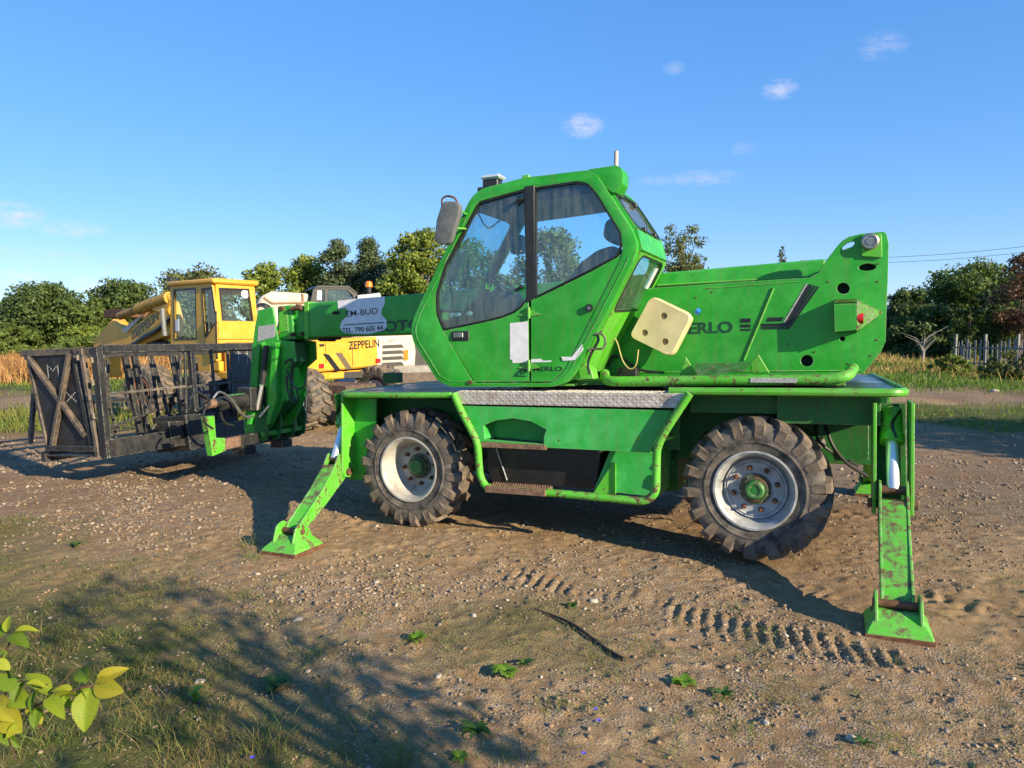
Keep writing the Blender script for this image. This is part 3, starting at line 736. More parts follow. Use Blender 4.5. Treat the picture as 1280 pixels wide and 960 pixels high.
# collar at end of the outer section and inner section
pv('boom_collar', bh([(381, 377.5), (386, 377), (386, 423), (381, 424)]), BV0 - .012, BV1 + .012, G_SUNWORN, hd, bevel=.004)
pv('boom_inner_section', bh([(362, 383), (384, 382), (384, 420), (362, 424)], BV0 + .03), BV0 + .03, BV1 - .03, G_PAINT, hd, bevel=.02)
pv('boom_head_block', bh([(346, 383), (364, 381), (368, 424), (348, 427)], BV0 - .01), BV0 - .01, BV1, G_PAINT, hd, bevel=.012)
pv('head_inspection_panel', bh([(349, 388), (360, 387), (361, 414), (349, 416)], BV0 - .012), BV0 - .020, BV0 - .012, G_SUNWORN, hd, bevel=.004)
bm = bmesh.new()
for x, y in ((352, 385), (373, 382.5), (348, 416), (366, 418), (378, 417), (354, 386)):
    a = H.v(x, y, BV0 - .02); cyl_bm(bm, (a[0], BV0 - .05, a[1]), (a[0], BV0 + .02, a[1]), .020, 8)
a = H.v(365, 386, BV0 - .03); b = H.v(377, 384.5, BV0 - .03); cyl_bm(bm, (a[0], BV0 - .04, a[1]), (b[0], BV0 - .04, b[1]), .026, 12)
finish(bm, 'head_bolts', RUST, hd)
a = H.v(416, 391, BV0); box('boom_slot', (a[0], BV0 - .003, a[1] - .02), (a[0] + .09, BV0 + .002, a[1] + .015), DARKVOID, hd, .001)
bm = bmesh.new(); q_ = [H.v(x, 421.5, .1) for x in (393, 400, 418, 425)]; tube_bm(bm, [(q_[0][0], .1, q_[0][1]), (q_[3][0], .1, q_[3][1])], .03, 12); tube_bm(bm, [(q_[1][0], .1, q_[1][1]), (q_[2][0], .1, q_[2][1])], .05, 12); finish(bm, 'telescoping_cylinder', K_PAINT, hd)
# boom decals
dv = BV0 - .0035
pv('advert_sticker', bh([(422, 376), (451, 373), (481, 370.5), (481, 380), (477, 388), (477, 393), (483, 400), (484, 408), (480, 413), (461, 417.5), (440, 417), (430, 416), (425, 410), (427, 402), (433, 396), (436, 389), (432, 385), (423, 386)], BV0), dv, BV0 - .0005, WHITE_DECAL, hd, bevel=0)
text_uw('advert_lettering', 'EM-BUD', H.v(433, 396.0, dv), H.v(472.5, 392.0, dv), .062, dv - .0005, BLACK_DECAL, hd, .004)
text_uw('advert_lettering', 'TEL. 790 605 44', H.v(428, 416.2, dv), H.v(479, 412.6, dv), .052, dv - .0005, BLACK_DECAL, hd, .014)
pv('advert_underline', bh([(430, 405.5), (480, 402.6), (480, 403.8), (430, 406.7)], dv), dv - .0015, dv, DG_DECAL, hd, bevel=0)
text_uw('model_lettering', 'ROTO', H.v(468, 415.5, BV0), H.v(528, 411.5, BV0), .112, BV0 - .001, DG_DECAL, hd, .03)
a = H.v(863, 416, TV); text_uw('maker_lettering', 'MERLO', H.v(843, 417.5, TV), H.v(916, 415.2, TV), .093, TV - .0015, DG_DECAL, hd, .03)
for yy in ((398, 403), (405.5, 409), (411, 413.3)):
    pv('decal_bar', hv([(925.5, yy[0] + .3), (938.5, yy[0]), (938, yy[1]), (925.5, yy[1] + .3)], TV), TV - .003, TV - .0005, BLACK_DECAL, hd, bevel=0)
pv('decal_bar', hv([(960, 397), (980, 396.5), (977.5, 401.5), (958, 402)], TV), TV - .003, TV - .0005, BLACK_DECAL, hd, bevel=0)
for off, wd, mt in ((0, 7.5, BLACK_DECAL), (9.3, 3.0, BLACK_DECAL), (14.0, 2.8, BLACK_DECAL)):
    x0 = off
    pv('decal_stripe', hv([(952 , 404.6 + off * .42), (979 + x0 * .4, 404 + off * .42), (1009 + x0 * .9, 354.8 + off * .22), (1009 + x0 * .9 + wd * .95, 354.8 + (off + wd) * .22), (979 + x0 * .4 + wd * .7, 404.0 + (off + wd) * .42 + .4), (951, 404.6 + (off + wd) * .42)], TV), TV - .003, TV - .0005, mt, hd, bevel=0)
pv('decal_stripe', hv([(978.5, 404), (1007.5, 354.8), (1010, 354.6), (981, 404)], TV), TV - .0034, TV - .0005, GREY_DECAL, hd, bevel=0)

# ---- small fittings on the tower and boom
bm = bmesh.new()
for x, y in ((1097, 330), (1097, 352), (1096, 425), (1088, 445), (1060, 455), (985, 400), (985, 430), (900, 458), (890, 365), (870, 372), (1035, 352), (1018, 440)):
    a = H.v(x, y, TV); cyl_bm(bm, (a[0], TV, a[1]), (a[0], TV - .004, a[1]), .008, 6)
finish(bm, 'plate_bolts', RUST, hd, smooth=False)
tube('weld_rib', [(H.v(880, 361, TV)[0], TV - .001, H.v(880, 361, TV)[1]), (H.v(1000, 352, TV)[0], TV - .001, H.v(1000, 352, TV)[1])], .004, G_SUNWORN, hd, 5)
tube('weld_rib', [(H.v(760, 466, TV)[0], TV - .001, H.v(760, 466, TV)[1]), (H.v(1076, 463, TV)[0], TV - .001, H.v(1076, 463, TV)[1])], .006, G_SUNWORN, hd, 5)
tube('hydraulic_hose', catmull([(H.v(x, y, -.44)[0], -.44, H.v(x, y, -.44)[1]) for x, y in [(760, 458), (766, 446), (778, 448), (800, 462), (830, 466)]]), .012, RUBBERB, hd, 7)
# ---- washer tank
TK = -.62
bm = bmesh.new()
co_ = [H.v(*p, TK) for p in [(813, 368.5), (866, 394), (838.5, 448), (784.5, 421)]]
dm = [H.v(*p, TK) for p in [(830, 395), (806, 416), (831.5, 427)]]
rp_ = fillet(co_, .065, 5)
pv('', inset(rp_, .0), TK + .025, TK + .17, None, None, bm=bm, bevel=.035, seg=3); 
tk = finish(bm, 'water_tank', TANKP, hd)
bm = bmesh.new(); pv('', inset(rp_, .012), TK - .002, TK + .027, None, None, bm=bm, bevel=0, holes=[circ(d, .028, 18) for d in dm])
es = [e for e in bm.edges if len(e.link_faces) == 2 and e.calc_face_angle(0) > .6 and min(v.co.y for v in e.verts) < TK]
bmesh.ops.bevel(bm, geom=es, offset=.012, segments=3, affect='EDGES', clamp_overlap=True, profile=.6)
finish(bm, 'tank_face', TANKP, tk)
for d in dm:
    bm = bmesh.new(); lathe_bm(bm, [(.030, .024), (.030, .018), (.020, .020), (0, .020)], 20, (d[0], TK, d[1])); finish(bm, 'tank_recess', TANKD, tk)
    bm = bmesh.new(); lathe_bm(bm, [(.010, .018), (.010, .004), (0, .003)], 8, (d[0], TK, d[1])); finish(bm, 'tank_bolt', RUST, tk)
a = H.v(869.5, 389, TK); cyl('tank_cap', (a[0] - .012, TK + .10, a[1] + .012), (a[0] + .012, TK + .10, a[1] - .012), .026, BLUE_CAP, tk)
a = H.v(796, 440, TK)
hs_ = [H.v(*p, TK + .02) for p in [(758, 417), (770, 425), (778, 450), (787, 461), (795, 456), (798, 437)]]
tube('washer_hose', catmull([(p[0], TK + .02, p[1]) for p in hs_]), .006, TANKD, hd, 6)
box('pump_block', (*[H.v(773, 461, -.5)[0]], -.55, H.v(773, 470, -.5)[1]), (H.v(797, 461, -.5)[0], -.42, H.v(797, 459, -.5)[1]), BLACKP, hd)

# ================================================================ CAB
CV0, CV1 = -1.16, -.14
cabo = [(586, 252), (592, 243.5), (603, 235.5), (655, 222), (734, 212.5), (745, 217), (753, 229), (789, 286), (795, 300), (796, 311), (791, 328), (718, 468), (708, 478), (692, 483.5), (562, 483.5), (546, 475), (517, 428), (514, 416), (515, 404), (521, 388)]
cabo_ = fillet(hv(cabo, CV0), .03, 3)
openp = [(597.5, 252), (655, 236), (722, 226), (735, 229), (747, 243), (776, 290), (778, 308), (777, 322), (706, 463), (690, 478.5), (592, 478.5), (553, 413), (545, 392), (545, 366), (555, 332)]
cab = bpy.data.objects.new('cab', None); C.objects.link(cab); cab.parent = hd; cab.empty_display_size = .1
op_ = fillet(hv(openp, CV0), .03, 3)
pv('cab_side_frame', cabo_, CV0, CV0 + .07, G_PAINT, cab, holes=[op_], bevel=.012, seg=2)
# raised crease line round the frame
cr = inset(cabo_, .045); tube('frame_crease', [(p[0], CV0 - .001, p[1]) for p in cr[len(cr) // 2:] + cr[:1]], .004, G_PAINT, cab, 6)
pv('cab_side_frame', cabo_, CV1 - .05, CV1, G_PAINT, cab, holes=[inset(op_, .02)], bevel=.008)
dp1 = hv([(553.5, 413.5), (600, 404), (627, 397.5), (643, 391), (651, 385), (658, 376), (660, 370), (661, 477.5), (593, 477.5)], CV0)
dp2 = hv([(663.5, 374), (670, 373), (700, 358.5), (740, 338.5), (772, 321), (776.5, 316), (776.5, 322), (706, 462), (690, 477.5), (663.5, 477.5)], CV0)
d1 = pv('door_panel', fillet(dp1, .006, 2), CV0 + .004, CV0 + .04, G_PAINT, cab, bevel=.004)
d2 = pv('door_panel', fillet(dp2, .006, 2), CV0 + .004, CV0 + .04, G_PAINT, cab, bevel=.004)
w1 = hv([(598, 253), (656.5, 236.5), (659.5, 374), (651, 384), (643, 390), (627, 396.5), (600, 403), (554, 412.5), (546, 392), (545.5, 366), (555.5, 333)], CV0)
w2 = hv([(668, 234.5), (722, 227), (735, 230), (746, 243.5), (775.5, 290), (777, 306), (772, 320), (740, 337), (700, 357), (668.5, 372.5)], CV0)
for wp in (w1, w2):
    wp = dedupe(fillet(wp, .03, 3), .008)
    pv('side_window', inset(wp, .006), CV0 + .020, CV0 + .026, GLASS, cab, bevel=0)
    pv('window_seal', wp, CV0 - .002, CV0 + .036, BLACKP, cab, holes=[inset(wp, .011)], bevel=0)
pv('door_post', hv([(656, 233), (668, 231.5), (668.5, 372.5), (660, 378), (658, 375)], CV0), CV0 - .004, CV0 + .04, BLACKP, cab, bevel=.003)
# band panels
def band(name, p, q, mat, holes=None, th=.03, v0=CV0 + .07, v1=CV1 - .05, holeglass=None, out=1):
    P = Vector(H.v(*p, CV0)); Q = Vector(H.v(*q, CV0)); d = (Q - P); L = d.length; d.normalize()
    bm = bmesh.new(); hs = [[(a * L, v0 + b * (v1 - v0)) for a, b in h] for h in (holes or [])]
    hs = [fillet(h, .09, 5) for h in hs]
    O = (P.x, 0, P.y); A = Vector((d.x, 0, d.y)); B = Vector((0, 1, 0))
    plate_bm(bm, O, A, B, [(0, v0), (L, v0), (L, v1), (0, v1)], th * out, hs, .0)
    o = finish(bm, name, mat, cab)
    for h in hs:
        bm = bmesh.new(); n = A.cross(B).normalized() * th * out * .5
        plate_bm(bm, Vector(O) + n, A, B, inset(h, -.012), .005 * out, (), 0); g = finish(bm, 'rear_window' if holeglass is None else holeglass, GLASS, cab)
        bm = bmesh.new(); plate_bm(bm, Vector(O) + n * 2.02, A, B, inset(h, -.010), .006 * out, [inset(h, .010)], 0); finish(bm, 'window_seal', BLACKP, cab)
    return o
band('roof_panel', (734, 213.5), (655, 223), G_PAINT); band('roof_panel', (655, 223), (603, 236.5), G_PAINT); band('roof_panel', (603, 236.5), (587, 252), G_PAINT)
band('windscreen_frame', (586, 254), (522, 388), G_PAINT, holes=[[(.03, .05), (.97, .05), (.97, .95), (.03, .95)]], holeglass='windscreen')
band('front_lower_panel', (522, 388), (515, 408), G_PAINT); band('front_lower_panel', (515, 410), (518, 428), G_PAINT)
band('front_lower_panel', (518, 428), (546, 474), G_PAINT); band('floor_panel', (546, 475), (562, 483), G_PAINT); band('floor_panel', (562, 483), (692, 483), G_PAINT)
band('rear_lower_panel', (692, 483), (708, 477.5), G_PAINT); band('rear_lower_panel', (708, 477.5), (718, 467), G_PAINT)
band('rear_upper_frame', (754, 233), (789, 286), G_PAINT, holes=[[(.05, .02), (1.12, .02), (1.10, .97), (.05, .97)]] if False else [[(.04, .02), (.97, .02), (.97, .97), (.04, .97)]])
band('rear_corner_panel', (789, 286), (795.5, 312), G_PAINT)
band('rear_lower_panel', (795.5, 312), (718, 466), G_SUNWORN, holes=[[(.02, .02), (.47, .02), (.43, .90), (.02, .90)]])  # rear-facing panel takes the sunlit green in its colour
band('roof_rear_panel', (735, 213), (753, 230), G_PAINT)
box('rear_window_label', (0, 0, 0), (.001, .001, .001), WHITE_DECAL, cab, 0) if False else None
# small white sticker on the rear quarter glass
P = Vector(H.v(795.5, 312, CV0)); Q = Vector(H.v(718, 466, CV0)); dd = (Q - P).normalized(); L_ = (Q - P).length
bm = bmesh.new(); plate_bm(bm, (P.x, 0, P.y), (dd.x, 0, dd.y), (0, 1, 0), [(L_ * .07, CV1 - .27), (L_ * .25, CV1 - .27), (L_ * .25, CV1 - .20), (L_ * .07, CV1 - .20)], .024); finish(bm, 'window_label', WHITE_DECAL, cab)
# roof visor
pv('roof_visor', fillet(hv([(731, 214), (738, 211), (770, 206.5), (776, 209), (778.5, 217), (777.5, 229), (770, 241), (764, 240), (753, 231), (745, 220)], CV0 + .03), .012), CV0 + .03, CV0 + .22, G_PAINT, cab, bevel=.02, seg=2)
vs = H.v(777, 222, CV0 + .1)
a = H.v(769, 207, CV0 + .16); cyl('aerial', (a[0], CV0 + .18, a[1] - .03), (a[0] + .005, CV0 + .18, a[1] + .115), .017, AERIAL, cab, 10)
for (x, y) in ((786, 250), (795, 253), (812, 276), (818, 302)):
    a = H.v(x - 14, y - 2, CV0); 
# hinges on the rear glass
for t, vv in ((.12, .25), (.12, .75), (.93, .3), (.93, .7)):
    P = Vector(H.v(754, 233, CV0)); Q = Vector(H.v(789, 286, CV0)); X = P + (Q - P) * t; v = CV0 + .07 + (CV1 - CV0 - .12) * vv
    n = Vector(((Q - P).y, -(Q - P).x)).normalized() * -.04
    o = box('window_hinge', (X.x - .02 + abs(n.x), v - .03, X.y - .015 + abs(n.y) * .4), (X.x + .02 + abs(n.x), v + .03, X.y + .02 + abs(n.y) * .4), BLACKP, cab)
# roof work lamp and bracket
a = H.v(603, 229, CV0 + .12); b = H.v(627, 219, CV0 + .12)
lampo = bpy.data.objects.new('work_lamp', None); C.objects.link(lampo); lampo.parent = cab; lampo.empty_display_size = .05
box('lamp_housing', (a[0], CV0 + .08, a[1] + .02), (b[0], CV0 + .22, b[1] + .01), LAMP, lampo, .015)
box('lamp_base', (a[0] + .01, CV0 + .10, a[1] - .06), (b[0] - .03, CV0 + .20, a[1] + .022), BLACKP, lampo, .005)
box('lamp_base', (H.v(590, 240, CV0)[0], CV0 + .1, H.v(590, 240, CV0)[1] - .03), (H.v(598, 232, CV0)[0] + .01, CV0 + .2, H.v(598, 232, CV0)[1] + .01), BLACKP, lampo, .004)
a = H.v(657, 220, CV0 + .02); box('roof_clip', (a[0] - .03, CV0 + .01, a[1] - .03), (a[0] + .03, CV0 + .06, a[1] + .008), G_SUNWORN, cab)
# mirror
MV = CV0 - .16
mir = bpy.data.objects.new('side_mirror', None); C.objects.link(mir); mir.parent = cab; mir.empty_display_size = .05
pv('mirror_shell', fillet(hv([(555, 251), (570, 251.5), (574, 256), (573, 268), (562, 303), (556, 306), (545, 304), (542.5, 299), (545, 275), (551, 256)], MV), .02), MV, MV + .07, MIRBACK, mir, bevel=.018, seg=2)
ar = [H.v(*p, MV + .04) for p in [(553, 262), (552, 248), (559, 244.5), (569, 247), (573, 256)]]
tube('mirror_arm', smooth_path([(p[0], MV + .04, p[1]) for p in ar], .04), .009, RUST, mir, 8)
b0 = H.v(572, 262, MV + .04); b1 = H.v(583, 268, CV0); tube('mirror_arm', [(b0[0], MV + .04, b0[1]), (b1[0], CV0, b1[1])], .012, G_PAINT, mir, 8)
b0 = H.v(569, 285, MV + .04); b1 = H.v(582, 286, CV0); tube('mirror_arm', [(b0[0], MV + .04, b0[1]), (b1[0], CV0, b1[1])], .009, G_SUNWORN, mir, 8)
# door furniture
a = H.v(565, 426, CV0); b = H.v(586, 413.5, CV0)
dh = bpy.data.objects.new('door_handle', None); C.objects.link(dh); dh.parent = cab; dh.empty_display_size = .05
box('handle_plate', (a[0], CV0 - .006, a[1]), (b[0], CV0 + .004, b[1]), BLACKP, dh, .004); box('handle_grip', (a[0] + .02, CV0 - .016, a[1] + .025), (b[0] - .05, CV0 - .006, b[1] - .012), STEEL, dh, .004)
a = H.v(737, 385, CV0); cyl('door_lock', (a[0], CV0 - .022, a[1]), (a[0], CV0 + .004, a[1]), .030, BLACKP, cab); cyl('lock_barrel', (a[0], CV0 - .028, a[1]), (a[0], CV0 - .02, a[1]), .014, STEEL, cab)
for (x, y) in ((661.5, 391), (661.5, 457)):
    a = H.v(x, y, CV0); cyl('door_hinge', (a[0], CV0 - .012, a[1] - .045), (a[0], CV0 - .012, a[1] + .045), .013, G_SUNWORN, cab, 10)
    for s in (-1, 1):
        pv('hinge_leaf', [(a[0], a[1] + .03), (a[0], a[1] - .03), (a[0] + s * .10, a[1] - s * .0 - .02)], CV0 - .004, CV0 + .003, G_SUNWORN, cab, bevel=.001)
def latch(x, y, ang):
    a = H.v(x, y, CV0); bm = bmesh.new(); box_bm(bm, (-.035, -.02, -.012), (.045, .0, .012), .004); cyl_bm(bm, (.03, -.03, 0), (.03, 0, 0), .016, 10)
    o = finish(bm, 'window_latch', BLACKP, cab); o.location = (a[0], CV0 - .002, a[1]); o.rotation_euler = (0, -ang, 0)
latch(648, 252, .6); latch(649, 361, .45)
for x in (567, 573.5, 588): a = H.v(x, 394 - (x - 567) * .1, CV0 + .12); cyl('console_knob', (a[0], CV0 + .08, a[1]), (a[0], CV0 + .13, a[1]), .018, GREY_DECAL, cab, 10)
a = H.v(588, 478, CV0); cyl('frame_bolt', (a[0], CV0 - .012, a[1]), (a[0], CV0, a[1]), .02, RUST, cab, 10)
# decals on the door
pv('door_sticker', hv([(637.5, 404), (652, 402.5), (660, 401.5), (660.6, 453), (641, 454), (640.5, 450), (637.5, 449)], CV0 + .004), CV0 + .0015, CV0 + .0035, WHITE_DECAL, cab, bevel=0)
pv('door_sticker', hv([(664, 449), (676, 448.5), (679, 451), (690, 450.5), (688, 452.5), (664, 453)], CV0 + .004), CV0 + .0015, CV0 + .0035, WHITE_DECAL, cab, bevel=0)
pv('door_sticker', hv([(702, 446), (715, 446), (728, 430), (729.5, 437), (720, 450), (704, 451)], CV0 + .004), CV0 - .0035, CV0 + .0035, WHITE_DECAL, cab, bevel=0)
text_uw('door_lettering', 'MERLO', H.v(666.5, 464, CV0), H.v(702.5, 463.6, CV0), .036, CV0 + .003, BLACK_DECAL, cab, .012)
lg = hv([(641, 470.5), (655, 456), (656.5, 462)], CV0); pv('maker_emblem', [lg[0], H.v(655.5, 456, CV0), H.v(659.5, 464, CV0), H.v(655, 464.5, CV0), H.v(653.5, 461, CV0), H.v(646, 469, CV0), H.v(657, 469.5, CV0), H.v(657, 471, CV0)], CV0 + .001, CV0 + .0035, DG_DECAL, cab, bevel=0)
# grab handle behind the door, with hose loop
gv = CV0 + .02
g_ = [H.v(*p, gv) for p in [(739, 440), (737, 436), (755, 436), (758, 430), (757, 421), (751, 416), (745, 418)]]
tube('grab_handle', smooth_path([(p[0], gv - .02, p[1]) for p in g_], .03), .009, K_SCUF, cab, 8)
g_ = [H.v(*p, gv) for p in [(737, 468), (735, 455), (740, 440), (748, 425), (744, 415)]]
tube('cab_hose', catmull([(p[0], gv, p[1]) for p in g_]), .011, RUBBERB, cab, 8)
pv('cab_foot_bracket', hv([(716, 466), (730, 455), (739, 462), (742, 474), (712, 474)], CV0 + .06), CV0 + .06, CV0 + .20, G_SUNWORN, cab)
box('cab_mount', (H.v(690, 484, CV0)[0], CV0 + .1, 1.262), (H.v(712, 484, CV0)[0], CV1, H.v(700, 480, CV0)[1]), G_SUNWORN, cab)
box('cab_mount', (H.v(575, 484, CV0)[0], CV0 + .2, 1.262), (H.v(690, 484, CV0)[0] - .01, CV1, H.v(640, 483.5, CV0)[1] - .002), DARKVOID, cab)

# ---- inside of the cab
def ci(x, y, v): a = H.v(x, y, v); return (a[0], v, a[1])
sv = -.66
seat = bpy.data.objects.new('driver_seat', None); C.objects.link(seat); seat.parent = cab; seat.empty_display_size = .05
pv('seat_back', fillet(hv([(708, 352), (722, 330), (745, 312), (765, 306), (775, 312), (772, 326), (748, 388), (722, 392), (700, 375)], sv - .22), .05), sv - .22, sv + .22, SEATF, seat, bevel=.05, seg=3)
pv('headrest', fillet(hv([(752, 296), (756, 276), (766, 270), (776, 282), (777, 300), (764, 305)], sv - .13), .05), sv - .13, sv + .13, SEATF, seat, bevel=.05, seg=3)
pv('seat_cushion', fillet(hv([(640, 388), (650, 382), (720, 386), (725, 400), (645, 402)], sv - .22), .04), sv - .22, sv + .22, SEATF, seat, bevel=.04, seg=2)
box('seat_base', (ci(660, 440, sv)[0], sv - .18, H.v(660, 470, sv)[1]), (ci(715, 440, sv)[0], sv + .18, H.v(660, 402, sv)[1]), BLACKP, seat)
st_ = bpy.data.objects.new('steering_wheel', None); C.objects.link(st_); st_.parent = cab; st_.empty_display_size = .05
cw = Vector(ci(629, 356, sv)); axis = Vector((.62, 0, .78)).normalized(); x_, y_, _ = basis(axis); R_ = .17
bm = bmesh.new(); ringp = [cw + (x_ * cos(t) + y_ * sin(t)) * R_ for t in np.linspace(0, 2 * pi, 33)]
tube_bm(bm, ringp, .013, 8)
for t in (.5, 2.6, 4.7): tube_bm(bm, [cw - axis * .02, cw + (x_ * cos(t) + y_ * sin(t)) * R_], .009, 6)
finish(bm, 'wheel_ring', BLACKP, st_)
tube('steering_column', [cw - axis * .01, cw - axis * .25, Vector(ci(596, 400, sv))], [.04, .05, .07], BLACKP, cab, 10)
pv('dashboard', fillet(hv([(600, 372), (618, 362), (628, 372), (634, 400), (570, 408), (556, 404)], sv - .25), .03), sv - .25, sv + .25, BLACKP, cab, bevel=.03, seg=2)
tube('pillar', [ci(652, 262, CV1 - .12), ci(598, 385, CV1 - .12)], .038, BLACKP, cab, 8)
box('inner_box', (ci(640, 300, -.45)[0], -.5, H.v(640, 318, -.45)[1]), (ci(654, 300, -.45)[0], -.4, H.v(640, 295, -.45)[1]), BLACKP, cab, .01)
pv('roof_lining', hv([(600, 262), (604, 246), (655, 232), (724, 222), (742, 240), (700, 247), (640, 256)], CV0 + .08), CV0 + .08, CV1 - .06, BLACKP, cab, bevel=.01)
pv('lower_lining', hv([(552, 412), (600, 404), (650, 388), (668, 376), (740, 342), (772, 324), (704, 466), (592, 476)], CV0 + .05), CV0 + .045, CV0 + .06, BLACKP, cab, bevel=0)
tube('wiring', catmull([ci(597, 266, -.5), ci(610, 285, -.5), ci(628, 275, -.5), ci(646, 288, -.5)]), .007, RUBBERB, cab, 6)
tube('wiring', catmull([ci(566, 330, -.4), ci(562, 350, -.4), ci(566, 375, -.4), ci(560, 398, -.4)]), .012, BLACKP, cab, 6)
bm = bmesh.new(); c_ = Vector(ci(568, 325, CV1 - .08)); lathe_bm(bm, [(.0, 0), (.09, .0), (.09, .05), (.0, .06)], 20, tuple(c_)); finish(bm, 'cab_fan', BLACKP, cab)
box('warning_tag', (ci(608, 362, -.8)[0], -.82, H.v(608, 362, -.8)[1]), (ci(614, 362, -.8)[0], -.815, H.v(608, 354, -.8)[1]), simple('lime_label', (.35, .6, .02), .5), cab, .001)

# ================================================================ BOOM HEAD AND CARRIAGE
HV = -.14
hp = [(327, 388), (345, 384), (352, 425), (372, 427), (373, 450), (361, 461), (359, 498), (354, 512), (343, 534), (312, 546), (309, 528), (316, 496), (319, 440), (323, 408)]
pv('head_drop_plate', hv(hp, HV), HV - .06, HV - .035, G_PAINT, hd, bevel=.006)
pv('head_drop_plate', hv(hp, HV), HV + .30, HV + .33, G_PAINT, hd, bevel=.006)
pv('head_drop_box', hv([(334, 426), (364, 428), (366, 452), (354, 461), (353, 497), (347, 512), (330, 530), (330, 470)], HV), HV - .03, HV + .29, G_DARK, hd, bevel=.006)
pv('worn_grey_panel', hv([(323, 408), (344, 405), (344, 421), (322, 427)], HV - .061), HV - .064, HV - .0605, GREY_DECAL, hd, bevel=0)
pv('head_web', hv([(326, 428), (330, 428), (326, 500), (317, 530), (314, 530)], HV - .09), HV - .16, HV - .06, G_PAINT, hd)
pv('head_web', hv([(344, 428), (349, 428), (349, 500), (340, 530), (337, 530)], HV - .09), HV - .14, HV - .06, G_PAINT, hd)
a = [(H.v(*p, HV - .2)[0], HV - .2, H.v(*p, HV - .2)[1]) for p in [(333, 432), (328, 480)]]; tube('head_cylinder', [a[0], a[1]], .035, K_PAINT, hd, 12)
a = [(H.v(*p, HV - .2)[0], HV - .2, H.v(*p, HV - .2)[1]) for p in [(328, 478), (321, 512)]]; tube('head_cylinder_rod', [a[0], a[1]], .02, CHROME, hd, 12)
a = [(H.v(*p, HV - .15)[0], HV - .15, H.v(*p, HV - .15)[1]) for p in [(337, 507), (325, 521)]]; tube('head_cylinder_rod', [a[0], a[1]], .016, CHROME, hd, 12)
hoses = [[(356, 455), (360, 450), (366, 452), (365, 470), (366, 490), (370, 500), (373, 497), (371, 488)], [(360, 470), (361, 485), (364, 498), (370, 504), (374, 500)], [(362, 462), (368, 480), (376, 486), (383, 482), (384, 474)], [(312, 508), (300, 512), (292, 505), (286, 492), (282, 490)]]
for i, h in enumerate(hoses): tube('hydraulic_hose', catmull([(H.v(x, y, HV - .1)[0], HV - .1 - .02 * i, H.v(x, y, HV - .1)[1]) for x, y in h]), .012, RUBBERB, hd, 8)
# carriage: cross bar running across the machine
CU = -2.62
n0 = H.u(276, 558, CU); 
car = bpy.data.objects.new('fork_carriage', None); C.objects.link(car); car.parent = hd; car.empty_display_size = .1
ca = H.u(279, 556, CU + .05); cb = H.u(376, 540, CU + .05)
bm = bmesh.new(); beam_bm(bm, (CU, ca[0], ca[1]), (CU, cb[0], ca[1] + .0), .10, .13, None, .006); finish(bm, 'carriage_beam', K_PAINT, car)
beam('carriage_beam', (CU, ca[0] + .15, ca[1] + .48), (CU, cb[0] - .1, ca[1] + .48), .09, .10, G_DARK, car)
# near bright end post
e0 = H.u(258, 521, CU + .06); e1 = H.u(277, 567, CU + .06)
pu('carriage_end_plate', [(e0[0], e0[1]), (e0[0] + .11, e0[1]), (e0[0] + .12, e1[1] + .18), (e1[0] + .06, e1[1] + .16), (e1[0] + .06, e1[1] + .02), (e0[0] + .06, e1[1] - .01)], CU - .02, CU + .06, G_SUNVWORN, car)
pu('worn_plate', [(e1[0] + .05, e1[1] + .03), (e1[0] + .28, e1[1] + .04), (e1[0] + .28, e1[1] + .16), (e1[0] + .05, e1[1] + .15)], CU + .051, CU + .062, RUST2, car)
# slanting side plates up to head
for vv in (ca[0] + .55, ca[0] + .75, cb[0] - .25, cb[0] - .06):
    pv('carriage_lug', [(CU - .02, ca[1] - .07), (CU + .16, ca[1] - .02), (CU + .20, ca[1] + .22), (CU + .10, ca[1] + .42), (CU - .02, ca[1] + .50)], vv - .012, vv + .012, G_DARK, car)
beam('carriage_link', (CU + .12, ca[0] + .52, ca[1] + .05), (CU + .12, cb[0] - .03, ca[1] + .05), .05, .05, G_PAINT, car)
for vv in (ca[0] + .35, ca[0] + .95): box('carriage_shoe', (CU - .10, vv - .08, ca[1] - .16), (CU + .08, vv + .10, ca[1] - .068), K_PAINT, car)
tube('carriage_rod', [(CU + .1, cb[0] - .16, ca[1] + .02), (CU + .1, cb[0] - .2, ca[1] + .42)], .03, STEEL, car, 10)
# far fork plate
pu('carriage_end_plate', [(cb[0] - .03, ca[1] - .05), (cb[0] + .06, ca[1] - .03), (cb[0] + .04, ca[1] + .5), (cb[0] - .04, ca[1] + .5)], CU - .02, CU + .06, G_DARK, car)
# slew motor and its hoses
mo = H.u(268, 505, CU + .1)
bm = bmesh.new(); tube_bm(bm, [(CU + .02, mo[0] + .55, mo[1]), (CU + .02, mo[0] + .18, mo[1] - .01)], .075, 16); tube_bm(bm, [(CU + .02, mo[0] + .18, mo[1]), (CU + .02, mo[0] + .05, mo[1])], .05, 14); box_bm(bm, (CU - .08, mo[0] + .5, mo[1] - .12), (CU + .12, mo[0] + .95, mo[1] + .14), .01); finish(bm, 'slew_motor', K_PAINT, car)
tube('motor_flange', [(CU + .03, mo[0] + .06, mo[1]), (CU + .03, mo[0] - .02, mo[1])], .05, RUST2, car, 14)
for k, h in enumerate([[(262, 505), (255, 515), (256, 528), (266, 536)], [(266, 498), (275, 490), (290, 500), (300, 516), (312, 524)], [(262, 500), (254, 494), (244, 490), (238, 500)], [(285, 494), (296, 508), (306, 520), (318, 520)], [(275, 515), (281, 528), (292, 532)]]):
    tube('hydraulic_hose', catmull([(CU + .16, *H.u(x, y, CU + .16)) for x, y in h]), .012, RUBBERB if k % 2 == 0 else STEEL, car, 7)

